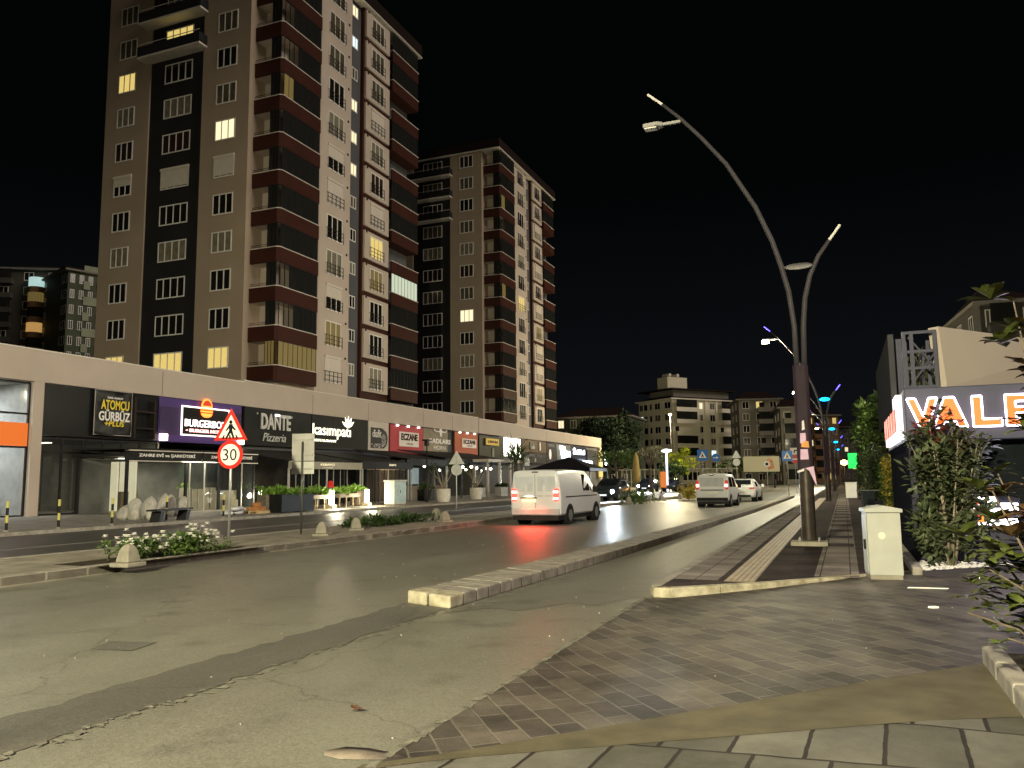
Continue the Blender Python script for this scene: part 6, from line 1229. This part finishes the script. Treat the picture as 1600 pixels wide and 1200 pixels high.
for k in range(12):
    z = 6+k*3.05; bay = MB(); bay.lathe([(1.65, z), (1.65, z+1.1)], 20); wl = [o for o in B.children if o.name.startswith('wall')][0]
    dim = wl.dimensions; bay.xf(Matrix.Translation((bx_, -.8, 0))); b_ = bay.build('bay_balcony', FORA, B); g_ = MB(); g_.lathe([(1.5, z+1.101), (1.5, z+3.04)], 16); g_.xf(Matrix.Translation((bx_, -.8, 0))); g_.build('glazing', {11: lit('bay_cool', (.65, .95, .9), .8, 9), 8: lit('bay_warm', (.9, .5, .15), .6, 9), 10: LD}.get(k, BALG), b_)
simple_block(1548, 1640, 75, 472, 'dark block rising behind the kiosk boards at the right edge', pm('edge_block', (.06, .055, .045), .8, var=.2), ((.1, .6, 1.2),), 19, .0, 85, cols=3, dd_=12)
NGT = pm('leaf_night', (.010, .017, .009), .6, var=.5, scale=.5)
# dark big trees
def dtree(px, depth, h, r, n, L, label, mat, seed, grp='trees in the middle distance', limbs=4):
    C = atdepth(px, 700, depth); return tree('tree', (C.x, C.y, .1), h, r, n, L, label, mat, seed, grp, tr=.2, limbs=limbs)
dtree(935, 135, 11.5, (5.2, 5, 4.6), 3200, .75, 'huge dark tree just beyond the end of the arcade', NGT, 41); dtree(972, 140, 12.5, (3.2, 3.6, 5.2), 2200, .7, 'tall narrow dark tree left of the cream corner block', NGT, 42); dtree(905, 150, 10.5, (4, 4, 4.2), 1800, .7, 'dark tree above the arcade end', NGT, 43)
dtree(962, 118, 5.4, (3.6, 2.4, 1.4), 1300, .45, 'flat topped lit green tree right of the white wall lamp', GRN, 44)
dtree(1015, 92, 5.0, (1.5, 1.5, .7), 500, .35, 'small pale flat crowned tree by the lamp column', pm('leaf_pale', (.30, .28, .18), .6, var=.3), 45, limbs=6); dtree(1062, 105, 5.2, (2.0, 1.6, 1.7), 1200, .4, 'bright yellow green tree glowing beside the blue sign', pm('leaf_bright', (.38, .42, .03), .5, var=.3), 46); dtree(1050, 98, 4.2, (1.8, 1.5, 1.4), 900, .35, 'dark round tree left of the bright yellow green tree', GRND, 47)
dtree(1152, 130, 4.6, (3.4, 2, 1.2), 900, .4, 'low dark umbrella shaped tree above the small van', GRND, 48); dtree(1195, 145, 4.2, (1.8, 2, 1.2), 500, .4, 'low dark tree under the billboard', GRND, 49)
C = atdepth(1064, 755, 104); ll = thing('ground_floodlight', (C.x, C.y-1.5, .1), 'floodlight lighting the bright yellow green tree', 'lamp'); MB().box(-.15, -.1, 0, .15, .1, .3).build('housing', IRON, ll); light('POINT', 'tree_light', (0, -1.2, 2.2), 420, (1, .95, .5), ll, .2)
C = atdepth(1041, 700, 96); lc = thing('lamp_column', (C.x, C.y, 0), 'tall slim glowing white lamp column in front of the cream block', 'lamp'); MB().tube([(0, 0, 0), (0, 0, 4.6)], .13, 10).build('column', em('column_glow', (.95, .88, 1), 1.3), lc); MB().lathe([(.1, 4.601), (.6, 4.75), (.6, 4.9), (.1, 5.0)], 14).build('lamp_head', em('column_head', (1, .95, 1), 8), lc); light('POINT', 'column_light', (0, -.8, 4.4), 900, (1, .95, 1), lc, .3)
C = atdepth(1047, 650, 130); la = thing('lamp_post', (C.x, C.y, 0), 'far lamp post with a small yellow star of light before the cream block', 'street lamp'); MB().tube([(0, 0, 0), (0, 0, C.z)], .08, 8).build('post', ARM, la); MB().lathe([(.05, C.z+.001), (.28, C.z+.2), (.05, C.z+.4)], 10).build('globe', em('star_lamp', (1, .8, .35), 30), la); light('POINT', 'post_light', (.6, -1.2, C.z-.4), 16000, (1, .85, .5), la, .3)
# closed parasol, panels, billboard
C = G(993, 773); C = atdepth(993, 700, 82); pr = thing('parasol', (C.x, C.y, .1), 'closed yellow parasol standing right of the dark car', 'parasol'); MB().lathe([(.10, 1.0), (.34, 1.3), (.38, 2.2), (.25, 3.6), (.05, 4.1)], 12).build('fabric', pm('parasol_yellow', (.42, .30, .10), .7, var=.15), pr, smooth=True); MB().lathe([(.04, .05), (.04, 1.0)], 8).build('pole', IRON, pr); MB().lathe([(.35, 0), (.35, .05)], 12).build('base', CONC, pr)
C = atdepth(1191, 700, 120); bbd = thing('billboard', (C.x-2.6, C.y, 0), 'cream billboard with a brown figure shape on two legs, far down the road', 'billboard', rz=R_(5)); z0_ = PY(1191, 737, C.y).z; z1_ = PY(1191, 713, C.y).z
MB().box(-.2, 0, z0_, 5.2-2.5+2.2, .2, z1_).build('panel', em('billboard_face', (.55, .45, .22), .45), bbd); m = MB(); yprism(m, [(3.2, z0_+.3), (4.2, z0_+.5), (3.9, z1_-.5), (3.4, z1_-.2), (3.0, z1_-.8)], -.03, -.001); m.build('figure_shape', pm('figure_brown', (.35, .16, .08), .7), bbd); m = MB(); m.box(.4, .05, 0, .6, .15, z0_-.001).box(4, .05, 0, 4.2, .15, z0_-.001); m.build('legs', IRON, bbd)
for px, w_, c_, lb in ((1041-5, .7, (.6, .16, .03), 'orange lit panel standing behind the people'), ):
    C = atdepth(px+6, 700, 88); pn_ = thing('lit_panel', (C.x-.5, C.y, .0), lb, 'sign'); MB().box(-.3, -.1, .6, .3, .1, 2.3).build('panel', em('orange_panel', c_, 1.2), pn_); MB().box(-.3, -.09, 0, -.2, .09, .599).box(.2, -.09, 0, .3, .09, .599).build('legs', IRON, pn_)
# fence by the arcade end
fc = thing('fence', (-34.0, 128.5, .1), 'pale post fence and glazed shelter beyond the arcade end', 'fence'); m = MB()
for i in range(26): m.box(i*.75, 0, 0, i*.75+.12, .12, 2.8)
m.box(0, .01, 2.801, 19, .13, 2.95).box(.121, .03, .9, 19, .09, 1.0); m.build('posts', pm('fence_pale', (.35, .33, .26), .7), fc)
